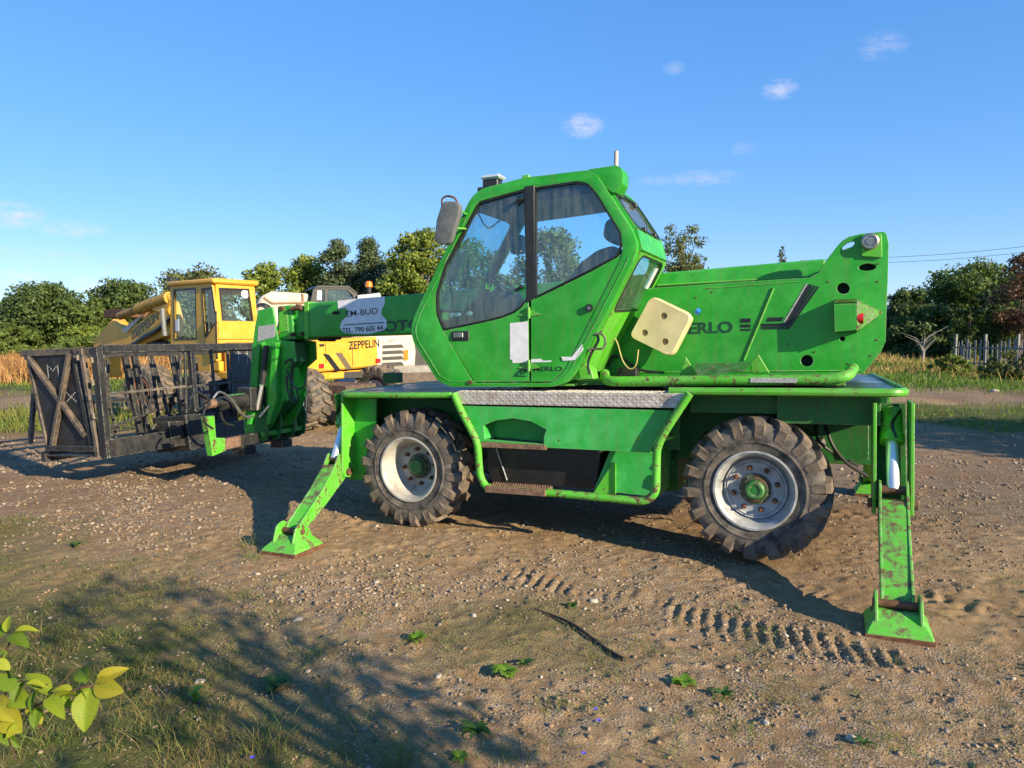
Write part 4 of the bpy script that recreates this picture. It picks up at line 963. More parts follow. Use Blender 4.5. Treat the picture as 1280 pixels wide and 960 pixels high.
# ================================================================ WORK PLATFORM (basket)
_t = radians(5); _u, _w = H.v(133, 573, -1.35)
B = Frame(H.O + _u * H.U - 1.35 * H.V + _w * H.W, H.U * cos(_t) + H.W * sin(_t), H.V)
bk = root('work_platform', 'black steel tube work basket carried in front of the green boom', 'work platform', frame=B)
LB = 2.62; HB = 1.17; WB_ = 1.14
def bv(pts, v=0.): return [B.v(x, y, v) for x, y in pts]
def bu(x, y, u=0.): return B.u(x, y, u)
# near end panel with cross brace
pn = bv([(35, 444), (90, 437), (114, 561), (61, 566)], .03)
pv('end_panel_sheet', pn, .03, .036, simple('scratched_black_sheet', (.022, .023, .026), .5, .2, .6, 9, .25), bk, bevel=0)
def bb(name, p, q, a, b, mat=K_PAINT, v=0., up=None): 
    P = B.v(*p, v); Q = B.v(*q, v); return beam(name, (P[0], v, P[1]), (Q[0], v, Q[1]), a, b, mat, bk, up or (0, 1, 0))
bb('cross_brace', (36, 447), (107, 545), .045, .05, K_SCUF, .005); bb('cross_brace', (87, 442), (66, 556), .045, .05, K_SCUF, -.005)
bb('top_rail', (29, 442), (122, 437.5), .07, .06, K_SCUF, .03); bb('bottom_rail', (59, 560), (120, 561), .06, .05, K_PAINT, .0)
bb('end_post', (35, 444), (62, 567), .04, .04, K_SCUF, .03); bb('end_post', (92, 437), (118, 562), .05, .06, K_PAINT, .03)
bb('end_post', (102, 436), (124, 571), .05, .05, K_SCUF, .0)
bb('kick_plate', (61, 569), (123, 569.5), .02, .05, K_PAINT, .03)
bb('corner_post', (120, 434), (134, 573), .10, .07, K_PAINT, .02)
for p in [(98, 447), (116, 450), (117, 478), (113, 497), (118, 520)]:
    a = B.v(*p, -.02); cyl('gate_hinge', (a[0], -.03, a[1] - .03), (a[0], -.03, a[1] + .03), .018, K_SCUF, bk, 8)
# perforated non-slip emblems as small raised light studs
def studs(name, pix, plane, c):
    bm = bmesh.new()
    for x, y in pix:
        if plane == 'v': a = B.v(x, y, c); cyl_bm(bm, (a[0], c, a[1]), (a[0], c - .003, a[1]), .008, 6)
        else: a = B.u(x, y, c); cyl_bm(bm, (c, a[0], a[1]), (c + .003, a[0], a[1]), .009, 6)
    o = finish(bm, name, GREY_DECAL, bk, smooth=False); return o
Mpix = [(0, i * 2.1) for i in range(8)] + [(2.4, 2), (4.6, 4.2), (6.8, 6.3), (9, 4.2), (11.2, 2)] + [(13.6, i * 2.1) for i in range(8)]
Xpix = [(i * 2.1, i * 2.1) for i in range(6)] + [(10.5 - i * 2.1, i * 2.1) for i in range(6)]
studs('perforated_emblem', [(59 + x * .95 + y * .12, 457 + y) for x, y in Mpix], 'v', .029); studs('perforated_emblem', [(83 + x + y * .12, 491 + y) for x, y in Xpix], 'v', .029)
# machine-side face: top rail, mid rail, sloping posts, beam
def bl(name, p, q, a, b, mat=K_PAINT, u=0.):
    P = B.u(*p, u); Q = B.u(*q, u); return beam(name, (u, *P), (u, *Q), a, b, mat, bk, (1, 0, 0))
beam('top_rail', (.02, .05, HB), (.02, LB, HB), .07, .085, K_PAINT, bk)
beam('top_rail', (-WB_, .0, HB + .03), (-WB_, LB, HB + .03), .06, .06, K_PAINT, bk)
beam('top_rail', (-WB_ * .5, .05, HB + .02), (-WB_ * .5, LB, HB + .02), .04, .04, K_SCUF, bk)
beam('top_rail', (.02, LB, HB), (-WB_, LB, HB + .03), .06, .06, K_PAINT, bk)
for x0, y0, x1, y1, t in [(129, 440, 135, 488, .018), (238, 434, 244, 514, .06), (263, 434, 268, 488, .03), (284, 433, 287, 490, .03), (225, 434, 226, 500, .02), (231, 434, 233, 516, .028)]:
    bl('guard_bar', (x0, y0), (x1, y1), t, t * 1.1)
bl('middle_rail', (128, 493), (233, 483), .028, .03, K_SCUF); bl('middle_rail', (233, 484), (318, 474), .03, .03)
for k, (v0_, w0_, v1_, w1_, t_) in enumerate([(.5, .2, .62, 1.1, .03), (1.15, .2, 1.1, 1.1, .025), (1.62, .15, 1.6, 1.12, .045), (1.95, .15, 2.0, 1.1, .03), (.3, .25, 1.2, .45, .03), (1.3, .35, 2.3, .35, .04)]):
    beam('inner_bar', (-WB_ * .55 - .1 * (k % 2), v0_, w0_), (-WB_ * .55 - .1 * (k % 2), v1_, w1_), t_, t_, K_PAINT, bk, (1, 0, 0))
for k in range(7):
    beam('far_bar', (-WB_ + .03, .3 + .34 * k, .1), (-WB_ + .03, .22 + .34 * k, HB), .022, .022, K_PAINT, bk, (1, 0, 0))
box('tool_box', (-.55, 1.5, .12), (-.18, 2.1, .42), K_PAINT, bk, .01)
box('valve_block', (-.30, 1.75, .45), (-.12, 2.35, .75), K_PAINT, bk, .01); box('control_box', (-.14, 2.0, .75), (-.04, 2.3, 1.0), BLACKP, bk, .01)
for k in range(6): tube('control_cable', catmull([(-.08, 1.5 + .13 * k, .25), (-.02, 1.45 + .16 * k, .5 + .05 * (k % 3)), (-.1, 1.75 + .09 * k, .6)]), .011, RUBBERB, bk, 6)
tube('control_cable', catmull([(-.1, 1.3, .95), (-.15, 1.45, .6), (-.1, 1.7, .5), (-.15, 1.95, .7), (-.08, 2.2, 1.0)]), .012, RUBBERB, bk, 6)
tube('control_cable', catmull([(-.1, 1.1, .2), (-.05, 1.4, .42), (-.05, 1.75, .33), (.05, 2.05, .62), (.0, 2.3, .4)]), .014, RUBBERB, bk, 6)
beam('floor_beam', (0, .0, .10), (0, LB, .10), .10, .20, K_PAINT, bk, bevel=.006)
beam('floor_beam', (-WB_ + .1, .0, .06), (-WB_ + .1, LB, .06), .08, .12, K_PAINT, bk)
bm = bmesh.new()
for v in np.arange(.12, LB, .30): beam_bm(bm, (-WB_ + .12, v, .05), (-.04, v, .05), .05, .05)
finish(bm, 'floor_joists', K_PAINT, bk)
bm = bmesh.new(); box_bm(bm, (-WB_ + .1, .9, .085), (-.05, LB, .09), .001); finish(bm, 'floor_sheet', K_PAINT, bk)
# sloping posts of the far face
for x0, y0, x1, y1, t in [(155, 438, 174, 525, .06), (167, 438, 183, 527, .06), (188, 438, 215, 515, .035), (213, 436, 232, 516, .05), (193, 470, 196, 520, .03)]:
    P = B.u(x0, y0, -WB_); Q = B.u(x1, y1, -WB_); beam('leaning_post', (-WB_, P[0], HB + .02), (-WB_, Q[0], .08), t * 1.15, t, K_PAINT, bk, (1, 0, 0))
P = B.u(134, 488, -WB_); beam('middle_rail', (-WB_, .05, .62), (-WB_, LB, .62), .035, .05, K_PAINT, bk)
tube('curved_tube', smooth_path([(-.4, B.u(187, 533, -.4)[0], .12), (-.4, B.u(190, 522, -.4)[0], .28), (-.4, B.u(222, 520, -.4)[0], .30), (-.4, B.u(225, 530, -.4)[0], .12)], .12), .022, K_PAINT, bk, 8)
# far end sheet with emblem
fe = [bu(287, 434, -.02), bu(319, 434, -.02), bu(319, 520, -.02), bu(289, 505, -.02)]
pu('far_sheet', fe, -.022, -.012, simple('grey_black_sheet', (.045, .048, .055), .5, .2, .4, 12, .2), bk, bevel=0)
studs('perforated_emblem', [(298 + x * .8, 440 + y * .9) for x, y in Mpix], 'u', -.011)
bl('guard_bar', (289, 434), (291, 510), .03, .03, K_PAINT, 0.)
# pivot housings under the basket
pu('pivot_housing', fillet([bu(224, 519, .02), bu(262, 516, .02), bu(263, 556, .02), bu(231, 564, .02)], .02), -.45, .12, K_PAINT, bk, bevel=.01)
pu('pivot_block', [bu(208, 527, .05), bu(227, 526, .05), bu(228, 546, .05), bu(212, 549, .05)], -.1, .08, K_PAINT, bk)
# hanging prop at the far left
a = B.v(43, 487, .6); b = B.v(38, 553, .6); beam('hanging_prop', (a[0], .6, a[1]), (b[0], .6, b[1]), .05, .05, K_SCUF, bk, (0, 1, 0))
tube('swing_bar', [(a[0], .6, a[1]), (B.v(52, 470, .6)[0], .6, B.v(52, 470, .6)[1])], .02, K_SCUF, bk, 8)

# ================================================================ YELLOW EXCAVATOR
E = Frame((-5.77, 14, 0), (.8, -.6, 0), (.6, .8, 0))
ex = root('yellow_excavator', 'dull yellow wheeled excavator parked behind the basket, its boom reaching left', 'excavator', frame=E)
def ev(pts, v=0.): return [E.v(x, y, v) for x, y in pts]
def eu(pts, u=0.): return [E.u(x, y, u) for x, y in pts]
GL_E = GLASS_L
cb_ = .94
# cab: side frame toward camera-left with two windows, rear frame with one
side = [(-1.66, 1.2), (.05, 1.2), (.03, 1.95), (-.05, 2.74), (-1.62, 2.72)]
sw1 = ev([(217, 362), (244.5, 360), (246, 424), (218, 425)]); sw2 = ev([(252, 361), (265, 359), (270.5, 402), (259, 421), (256, 422)])
ecab = bpy.data.objects.new('cab', None); C.objects.link(ecab); ecab.parent = ex; ecab.empty_display_size = .1
pv('side_frame', side, 0, .05, Y_PAINT, ecab, holes=[fillet(sw1, .03), fillet(sw2, .02)], bevel=.01)
pv('side_frame', side, cb_ - .05, cb_, Y_PAINT, ecab, holes=[[(-1.5, 1.7), (-.15, 1.7), (-.2, 2.55), (-1.5, 2.55)]], bevel=.01)
for q in (sw1, sw2):
    pv('side_window', inset(q, -.01), .02, .027, GL_E, ecab, bevel=0); pv('window_seal', inset(q, -.008), -.006, .004, BLACKP, ecab, holes=[inset(q, .025)], bevel=0)
rear = [(0.05, 1.2), (cb_ - .05, 1.2), (cb_ - .05, 2.74), (.05, 2.74)]
rw = [E.u(*p, .02) for p in [(274, 360), (311, 361.5), (318.5, 407), (279, 407.5)]]
rw = [(max(.08, a), b) for a, b in rw]; rw = [(min(cb_ - .08, a), b) for a, b in rw]
pu('rear_frame', rear, -.04, .01, Y_PAINT, ecab, holes=[fillet(rw, .03)], bevel=.008)
pu('rear_window', inset(rw, -.01), -.02, -.013, GL_E, ecab, bevel=0); pu('window_seal', inset(rw, -.008), .010, .018, BLACKP, ecab, holes=[inset(rw, .022)], bevel=0)
pu('rear_shelf', [(0.0, 1.62), (cb_, 1.62), (cb_, 1.98), (0, 1.98)], .0, .045, Y_PAINT, ecab, holes=(), bevel=.01)
pw('roof', fillet([(-1.72, -.05), (.08, -.05), (.08, cb_ + .03), (-1.72, cb_ + .03)], .06), 2.70, 2.80, Y_PAINT, ecab, bevel=.03)
pu('front_frame', rear, -1.66, -1.62, Y_PAINT, ecab, holes=[[(.1, 1.35), (cb_ - .1, 1.35), (cb_ - .1, 2.6), (.1, 2.6)]], bevel=.006)
a = E.u(307, 367.5, .02); 
bm = bmesh.new(); lathe_bm(bm, [(0, -.0), (.085, 0), (.085, .004), (0, .004)], 20); o = finish(bm, 'round_sticker', WHITE_DECAL, ecab); o.location = (.0, min(a[0], cb_ - .2), a[1]); o.rotation_euler = (0, 0, pi / 2)
tube('wiper', [(.022, .72, 2.02), (.022, .42, 2.42)], .010, BLACKP, ecab, 6)
pv('seat', fillet([(-.9, 1.5), (-.3, 1.5), (-.22, 2.05), (-.36, 2.1), (-.45, 1.72), (-.9, 1.68)], .05), .25, .65, SEATF, ecab, bevel=.03)
tube('steering_wheel', [(-1.22 + .0, .45 + .18 * cos(t), 1.88 + .10 * sin(t)) for t in np.linspace(0, 2 * pi, 17)], .015, BLACKP, ecab, 6)
pv('paper_notice', ev([(217.5, 399), (222.5, 399), (223, 414), (218, 414)]), .012, .018, WHITE_DECAL, ecab, bevel=0)
# lamp on the cab front corner
a = E.v(209, 353, 0); box('cab_lamp', (a[0] - .08, .02, a[1] - .14), (a[0] + .06, .16, a[1] + .02), BLACKP, ecab, .01); box('cab_lamp', (a[0] - .05, .02, a[1] - .02), (a[0] + .06, .14, a[1] + .12), BLACKP, ecab, .01)
tube('lamp_bracket', [(a[0], .08, a[1] - .3), (a[0], .08, a[1] + .02)], .015, BLACKP, ecab, 6)
a = E.v(203, 386, -.05); b = E.v(206, 420, -.05); tube('cab_mirror_stay', [(a[0], -.05, a[1]), (b[0], -.05, b[1])], .05, MIRBACK, ecab, 8)
# body below cab and engine hood
bm = bmesh.new(); box_bm(bm, (-1.70, .02, 1.0), (.10, cb_, 1.195), .02); box_bm(bm, (-1.0, .05, .85), (1.9, 2.2, 1.0), .02); finish(bm, 'slewing_frame', Y_PAINT, ex)
pv('side_locker', ev([(240, 437), (262, 436), (265, 466), (246, 467)], .0), -.02, .30, Y_PAINT, ex, bevel=.01)
UE = 2.0
hd_y = [E.u(*p, UE) for p in [(371, 427), (420, 423.5), (472, 421), (476, 457.5), (435, 462), (390, 466), (375, 456)]]
v_l = hd_y[0][0]; v_r = hd_y[2][0]
hd_y[3] = (v_r + .02, hd_y[3][1])
pu('counterweight', hd_y, UE - .45, UE, Y_PAINT, ex, bevel=.03)
pw('engine_hood', fillet([(.12, .1), (UE - .46, v_l + .02), (UE - .46, v_r), (.12, v_r)], .05), 1.0, hd_y[0][1] - .02, Y_PAINT, ex, bevel=.03)
def eut(name, s, p, q, h, mat, bold=.02):
    """text on the plane u=UE, reading along +v"""
    P = E.u(*p, UE); Q = E.u(*q, UE)
    o = text_uw(name, s, (P[0], P[1]), (Q[0], Q[1]), h, 0., mat, ex, bold)
    co = np.empty(len(o.data.vertices) * 3, np.float32); o.data.vertices.foreach_get('co', co); co = co.reshape(-1, 3); co = np.stack([UE + .004 - co[:, 1], co[:, 0], co[:, 2]], 1)
    o.data.vertices.foreach_set('co', co.ravel().astype(np.float32)); o.data.update(); return o
eut('counterweight_lettering', 'ZEPPELIN', (435.5, 436.8), (474, 433.4), .155, BLACK_DECAL, .02)
pu('warning_stripe', [E.u(*p, UE) for p in [(403, 442), (411, 443), (426, 463), (419, 463.5)]], UE + .0005, UE + .004, BLACK_DECAL, ex, bevel=0)
pu('warning_stripe', [E.u(*p, UE) for p in [(419, 441), (427, 441), (440, 461), (433, 462)]], UE + .0005, UE + .004, simple('worn_stripe', (.12, .09, .05), .6, 0, .7, 40), ex, bevel=0)
for x, y in ((401, 457.5), (472, 451)):
    a = E.u(x, y, UE); 
    if x < 420: box('lamp_surround', (UE + .0, a[0] - .18, a[1] - .06), (UE + .012, a[0] + .16, a[1] + .05), YEL_PART, ex, .002)
    box('rear_reflector', (UE + .0, a[0] - .06, a[1] - .045), (UE + .03, a[0] + .06, a[1] + .045), RED_LENS, ex, .005)
# boom with ZEPPELIN lettering, cylinder
VBm = .85
bo = [(214, 400), (208, 376), (197, 377), (175, 402), (158, 412), (146, 404), (140, 398), (118, 424), (115, 440), (124, 470), (136, 472), (135, 438), (160, 440), (184, 428), (214, 418)]
pv('boom', ev(bo, VBm), VBm, VBm + .32, Y_PAINT, ex, bevel=.03)
P = ev([(165, 425), (199, 399)], VBm); text_uw('boom_lettering', 'ZEPPELIN', P[0], P[1], .20, VBm - .003, BLACK_DECAL, ex, .02)
P = ev([(212, 372), (150, 395)], VBm - .08); tube('boom_cylinder', [(P[0][0], VBm - .08, P[0][1]), (P[1][0] * .6 + P[0][0] * .4, VBm - .08, P[1][1] * .6 + P[0][1] * .4)], .14, simple('rusty_yellow', (.50, .27, .03), .6, 0, .5, 9, .2), ex, 14)
tube('boom_cylinder_rod', [(P[1][0] * .62 + P[0][0] * .38, VBm - .08, P[1][1] * .62 + P[0][1] * .38), (P[1][0], VBm - .08, P[1][1])], .10, simple('rusty_yellow_dark', (.34, .18, .03), .6, 0, .5, 9, .2), ex, 12)
pv('boom_lug', ev([(196, 371), (209, 368), (213, 376), (206, 392), (190, 388)], VBm - .14), VBm - .14, VBm - .1, Y_PAINT, ex, bevel=.01)
pv('white_patch', ev([(152, 413), (161, 405), (181, 392), (170, 404), (158, 416)], VBm - .02), VBm - .03, VBm - .01, W_PAINT, ex, bevel=.0)
a_ = ev([(134, 393), (164, 390)], VBm + .5); box('bucket_back', (a_[0][0], VBm + .4, a_[0][1] - .1), (a_[1][0], VBm + 1.1, a_[0][1] + .12), RUST, ex, .02)
P = ev([(150, 420), (162, 440)], VBm); tube('stick_cylinder', [(P[0][0], VBm + .16, P[0][1]), (E.v(200, 432, VBm)[0], VBm + .16, E.v(200, 432, VBm)[1])], .11, K_PAINT, ex, 12)
# grab rails, exhaust, seams, hoses
tube('grab_rail', smooth_path([(.12, -.03, 1.25), (.16, -.06, 1.3), (.16, -.06, 2.1), (.12, -.03, 2.15)], .05), .018, BLACKP, ex, 6)
tube('exhaust_pipe', [(1.1, 1.5, 1.5), (1.1, 1.5, 1.95), (1.18, 1.5, 2.08)], .05, RUST, ex, 10)
for k in (.33, .66):
    vv = v_l + (v_r - v_l) * k; box('panel_seam', (UE, vv - .006, hd_y[0][1] - .5), (UE + .004, vv + .006, hd_y[0][1] - .03), BLACKP, ex, 0)
box('hood_latch', (UE, v_l + .5, hd_y[0][1] - .09), (UE + .03, v_l + .6, hd_y[0][1] - .05), BLACKP, ex, .004)
for i in range(3): tube('boom_hose', catmull([(E.v(x, y + i * 2, VBm - .03)[0], VBm - .03 - .03 * i, E.v(x, y + i * 2, VBm - .03)[1]) for x, y in [(212, 398), (195, 412), (180, 420), (160, 432), (138, 436)]]), .022, RUBBERB, ex, 6)
tube('door_handle', [(-.22, -.02, 1.75), (-.22, -.02, 1.95)], .02, BLACKP, ecab, 6)
# undercarriage
def w2e(x, y, z=0.):
    d = np.array([x, y, z]) - E.O; return (d @ E.U, d @ E.V, d @ E.W)
we1 = w2e(*gnd(188, 524, 0)); we2 = w2e(*gnd(378, 538, 0))
for (a, st, mt) in ((we1, .15, simple('rust_ringed_rim', (.30, .13, .07), .6, 0, .6, 10)), (we2, .1, RIMW_G)):
    for vv, rr in ((0, 0.), (1.9, pi)):
        q = wheel(ex, (a[0], a[1] + vv, .56), .12, mt, R=.56, Wd=.46, roll=.3, hubmat=K_PAINT); q.rotation_euler = (0, 0, rr + st)
mx = (we1[0] + we2[0]) / 2
bm = bmesh.new()
p0 = Vector((we1[0] - .5, we1[1] + .95, .62)); p1 = Vector((we2[0] + .5, we2[1] + .95, .62))
beam_bm(bm, p0, p1, .85, .34)
for a in (we1, we2): cyl_bm(bm, (a[0], a[1], .56), (a[0], a[1] + 1.9, .56), .12, 12)
cyl_bm(bm, ((p0 + p1) / 2 + Vector((0, 0, .1))), ((p0 + p1) / 2 + Vector((0, 0, .36))), .55, 24)
finish(bm, 'undercarriage_frame', simple('muddy_undercarriage', (.10, .07, .05), .8, 0, .5, 8, .4), ex)
bm = bmesh.new(); beam_bm(bm, Vector(we2) + Vector((.7, .5, .50)), Vector(we2) + Vector((.7, 1.7, .50)), .10, .34); box_bm(bm, (we2[0] + .5, we2[1] + .6, .45), (we2[0] + .8, we2[1] + 1.5, .66), .02)
finish(bm, 'dozer_blade_mount', simple('muddy_red_steel', (.17, .11, .08), .8, 0, .5, 8, .4), ex)
bm = bmesh.new(); beam_bm(bm, (1.0, .2, .92), (2.2, 2.2, .92), .12, .12); beam_bm(bm, (.6, .1, .93), (2.3, .4, .93), .1, .1); finish(bm, 'chassis_rails', K_PAINT, ex)
tube('mudguard', [(we1[0] + 1.1, we1[1] + .1, .05), (we1[0] + 1.2, we1[1] + .1, .75), (we1[0] + 1.7, we1[1] + .1, .95), (we1[0] + 2.1, we1[1] + .1, .5)], .04, K_PAINT, ex, 8)
wq = wheel(ex, (we1[0] + 1.45, we1[1] + .35, .50), .02, simple('grey_steel_disc', (.30, .30, .28), .6, .2, .2, 8), R=.50, Wd=.35, hubmat=K_PAINT)

# ================================================================ WHITE EXCAVATOR behind
F = Frame((-2.2, 18.5, 0), (.90, .436, 0), (-.436, .90, 0))
wx = root('white_excavator', 'weathered white excavator with dark cab and orange beacon behind the green boom', 'excavator', frame=F)
def fv(pts, v=0.): return [F.v(x, y, v) for x, y in pts]
pv('engine_cover', fv([(440, 420), (517, 414), (520, 440), (519, 459), (475, 459), (440, 456)]), 0, 1.6, W_PAINT, wx, bevel=.05)
for i in range(4):
    yy = 431.5 + i * 7.3; pv('grille_slot', fv([(478, yy), (502, yy - 1.2), (505, yy + 3.0), (478, yy + 4.2)]), -.012, .004, BLACKP, wx, bevel=0)
pv('cover_lamp', fv([(504, 438), (510, 437), (510, 450), (505, 451)]), -.02, .0, ORANGE, wx)
text_uw('faded_lettering', '2.50', *fv([(476, 430), (494, 428)]), .09, -.006, simple('faded_red', (.5, .2, .18), .6), wx, .01)
pv('engine_bay', fv([(518, 428), (560, 426), (560, 460), (519, 459)]), .2, 1.4, K_PAINT, wx)
pv('hood_lower', fv([(470, 458), (560, 456), (562, 478), (440, 482), (455, 466)]), .02, 1.8, simple('grey_steel_skirt', (.25, .24, .22), .7, .2, .3, 4, .2), wx, bevel=.02)
# dark cab with frames and glass
pv('cab_frame', fv([(388, 379), (392, 361), (400, 357.5), (436, 358), (446, 366), (450, 382)], .3), .3, .36, BLACKP, wx, holes=[fv([(396, 377), (397, 362), (406, 362), (406, 377)], .3), fv([(409, 377), (410, 362), (434, 362), (441, 369), (443, 377)], .3)], bevel=.01)
pv('cab_frame', fv([(388, 400), (392, 361), (400, 357.5), (436, 358), (446, 366), (450, 400)], 1.3), 1.3, 1.36, BLACKP, wx, holes=[fv([(396, 398), (397, 362), (434, 362), (443, 398)], 1.3)], bevel=.01)
pv('cab_glass', fv([(396, 377), (397, 362), (434, 362), (443, 377)], .33), .33, .335, GLASS, wx, bevel=0)
pv('cab_roof', fv([(390, 361), (398, 356.5), (436, 357), (448, 366), (446, 367), (436, 360), (398, 360)], .28), .28, 1.4, BLACKP, wx, bevel=.01)
pv('cab_sticker', fv([(396, 363), (402, 363), (402, 375), (396, 375)], .32), .315, .32, WHITE_DECAL, wx, bevel=0)
pv('cab_lower', fv([(388, 378), (520, 372), (520, 420), (388, 420)], .3), .3, 1.36, BLACKP, wx)
pv('rear_deck', fv([(447, 369), (475, 366), (478, 376), (447, 378)], .2), .2, 1.3, simple('pale_grey_deck', (.38, .40, .42), .6), wx)
a = F.v(461, 356, .6)
bm = bmesh.new(); lathe_bm(bm, [(0, 0)] * 0 or [(.001, .0), (.12, .0), (.12, .02), (.001, .02)], 14); bm.free()
cyl('beacon_base', (a[0], .6, a[1] - .20), (a[0], .6, a[1] - .06), .07, BLACKP, wx, 12); tube('beacon_lens', [(a[0], .6, a[1] - .06), (a[0], .6, a[1] + .06), (a[0], .6, a[1] + .09)], [.10, .09, .05], ORANGE, wx, 14)
# cream boom folded to the left, with panel seams
pv('folded_boom', fv([(318, 392), (326, 371), (340, 364), (388, 367), (390, 376), (380, 384), (372, 420), (322, 424)], .5), .5, 1.1, W_PAINT, wx, bevel=.06)
for p, q in (((330, 372), (340, 379)), ((340, 379), (384, 378)), ((378, 367), (379, 379))):
    P = F.v(*p, .5); Q = F.v(*q, .5); tube('boom_edge', [(P[0], .49, P[1]), (Q[0], .49, Q[1])], .03, simple('rust_edge', (.30, .20, .12), .7), wx, 6)
tube('boom_hose', catmull([(F.v(x, y, .4)[0], .4, F.v(x, y, .4)[1]) for x, y in [(318, 392), (322, 382), (330, 380), (338, 384)]]), .03, RUBBERB, wx, 6)
bm = bmesh.new()
for s in (0, 1.9):
    path = fillet([(-1.7, .03), (1.9, .03), (2.1, .35), (1.9, .75), (-1.7, .75), (-1.9, .35)], .25, 4)
    plate_bm(bm, (0, s + .55, 0), (1, 0, 0), (0, 0, 1), path, .55, (), .02)
    for k, p in enumerate(path):
        pass
box_bm(bm, (-1.5, .3, .35), (1.7, 2.2, .8)); finish(bm, 'crawler_undercarriage', simple('muddy_crawler', (.12, .09, .07), .85, 0, .4, 6, .5), wx)

# ================================================================ GROUND
def vnoise(x, y, seed=0):
    xi = np.floor(x).astype(np.int64); yi = np.floor(y).astype(np.int64); fx = x - xi; fy = y - yi
    fx = fx * fx * (3 - 2 * fx); fy = fy * fy * (3 - 2 * fy)
    def h(a, b):
        n = (a * 374761393 + b * 668265263 + seed * 1442695) & 0xffffffff
        n = ((n ^ (n >> 13)) * 1274126177) & 0xffffffff
        return ((n ^ (n >> 16)) & 0xffff) / 65535.
    return (h(xi, yi) * (1 - fx) + h(xi + 1, yi) * fx) * (1 - fy) + (h(xi, yi + 1) * (1 - fx) + h(xi + 1, yi + 1) * fx) * fy
def fbm(x, y, f, octv=4, seed=0, g=.5):
    s = 0; a = 1; t = 0
    for o in range(octv):
        s = s + a * vnoise(x * f, y * f, seed + o * 7); t += a; a *= g; f *= 2.03
    return s / t - .5
# tyre tracks: centre line in ground metres, half width, lug pitch, depth
def pxline(L): return [gnd(*p) for p in L]
TRACKS = [(pxline([(640, 716), (760, 742), (860, 768), (1000, 800), (1180, 838), (1330, 872)]), .19, .085, .019, 0.),
          (pxline([(1150, 745), (1240, 775), (1360, 815)]), .17, .13, .022),
          (pxline([(1090, 700), (1200, 712), (1400, 742)]), .16, .15, .018),
          (pxline([(1040, 640), (1180, 655), (1400, 690)]), .15, .16, .016),
          (pxline([(760, 700), (900, 722), (1060, 742)]), .14, .12, .014),
          (pxline([(-100, 660), (200, 640), (420, 648), (560, 690)]), .2, .15, .012),
          (pxline([(1130, 480), (1190, 500), (1150, 530), (1100, 560)]), .3, .4, .05)]
def track_h(x, y):
    h = np.zeros_like(x); m = np.zeros_like(x)
    for tr_i in TRACKS:
        pts, hw, pitch, dep = tr_i[:4]; vee = tr_i[4] if len(tr_i) > 4 else .5
        best = np.full(x.shape, 1e9); bs = np.zeros_like(x); bt = np.zeros_like(x); acc = 0
        for (x0, y0), (x1, y1) in zip(pts, pts[1:]):
            L = sqrt((x1 - x0) ** 2 + (y1 - y0) ** 2); dx, dy = (x1 - x0) / L, (y1 - y0) / L
            t = np.clip((x - x0) * dx + (y - y0) * dy, 0, L); ex_ = x - x0 - t * dx; ey = y - y0 - t * dy; d = np.sqrt(ex_ ** 2 + ey ** 2)
            b = d < best; best = np.where(b, d, best); bs = np.where(b, acc + t, bs); bt = np.where(b, ex_ * -dy + ey * dx, bt); acc += L
        wob = fbm(x, y, 3.1, 3, 5) * .05
        u = np.abs(bt + wob) / hw
        u = np.maximum(u, best / hw * .97)
        prof = np.clip(1 - u ** 4, 0, 1)
        ch = np.where(bt > 0, 1, -1)
        lug = np.sin(2 * pi * (bs / pitch + fbm(x, y, 2.3, 2, 88) * .9 + (np.abs(bt) / hw * .55 + np.where(bt > 0, .5, 0)) * (vee > .4) + bt / hw * .7 * (vee <= .4)))
        lug = np.clip(lug * 1.6 + fbm(x, y, 9, 3, 89) * 1.6, -1, 1) * (np.clip(u * 3, 0, 1) if vee > .4 else 1)
        patch = np.clip(.62 + fbm(x, y, 1.7, 3, 21) * 4, .12, 1)
        h += prof * (-dep * .35 + lug * dep * .62) * patch + np.clip(1 - np.abs(u - 1.15) * 5, 0, 1) * dep * .5 * patch
        m = np.maximum(m, prof * patch)
    return h, m
def height(x, y, fine=True):
    d = np.sqrt(x * x + y * y)
    h = fbm(x, y, .35, 3, 3) * .10 * np.clip(d / 14, .25, 4) + fbm(x, y, 1.7, 4, 9) * .035
    if fine:
        f1 = fbm(x, y, 7, 4, 17, .6)
        h = h + f1 * .030 + np.clip(fbm(x, y, 18, 3, 31, .65) - .05, 0, 1) * .055
        t, m = track_h(x, y); h = h + t
    return h
def grade(a, b, step, end, ratio, neg=False):
    c = list(np.arange(a, b, step)); s = step; v = b
    while v < end: c.append(v); s *= ratio; v += s
    c.append(end); c = np.array(c); return c
xs_r = grade(0, 3.4, .021, 900, 1.04); xs_l = grade(0, 4.2, .021, 900, 1.04)
xs = np.concatenate([-xs_l[::-1][:-1], xs_r]); ysn = grade(2.3, 7.6, .019, 1400, 1.02); ys = np.concatenate([[-60, -20, -6, -2, 0, 1.2, 1.9, 2.15], ysn])
X, Y = np.meshgrid(xs, ys)
Z = height(X, Y)
Z = np.where(Y < 2, Z * .5, Z)
far = np.clip((np.sqrt(X ** 2 + Y ** 2) - 60) / 200, 0, 1); Z = Z * (1 - far)
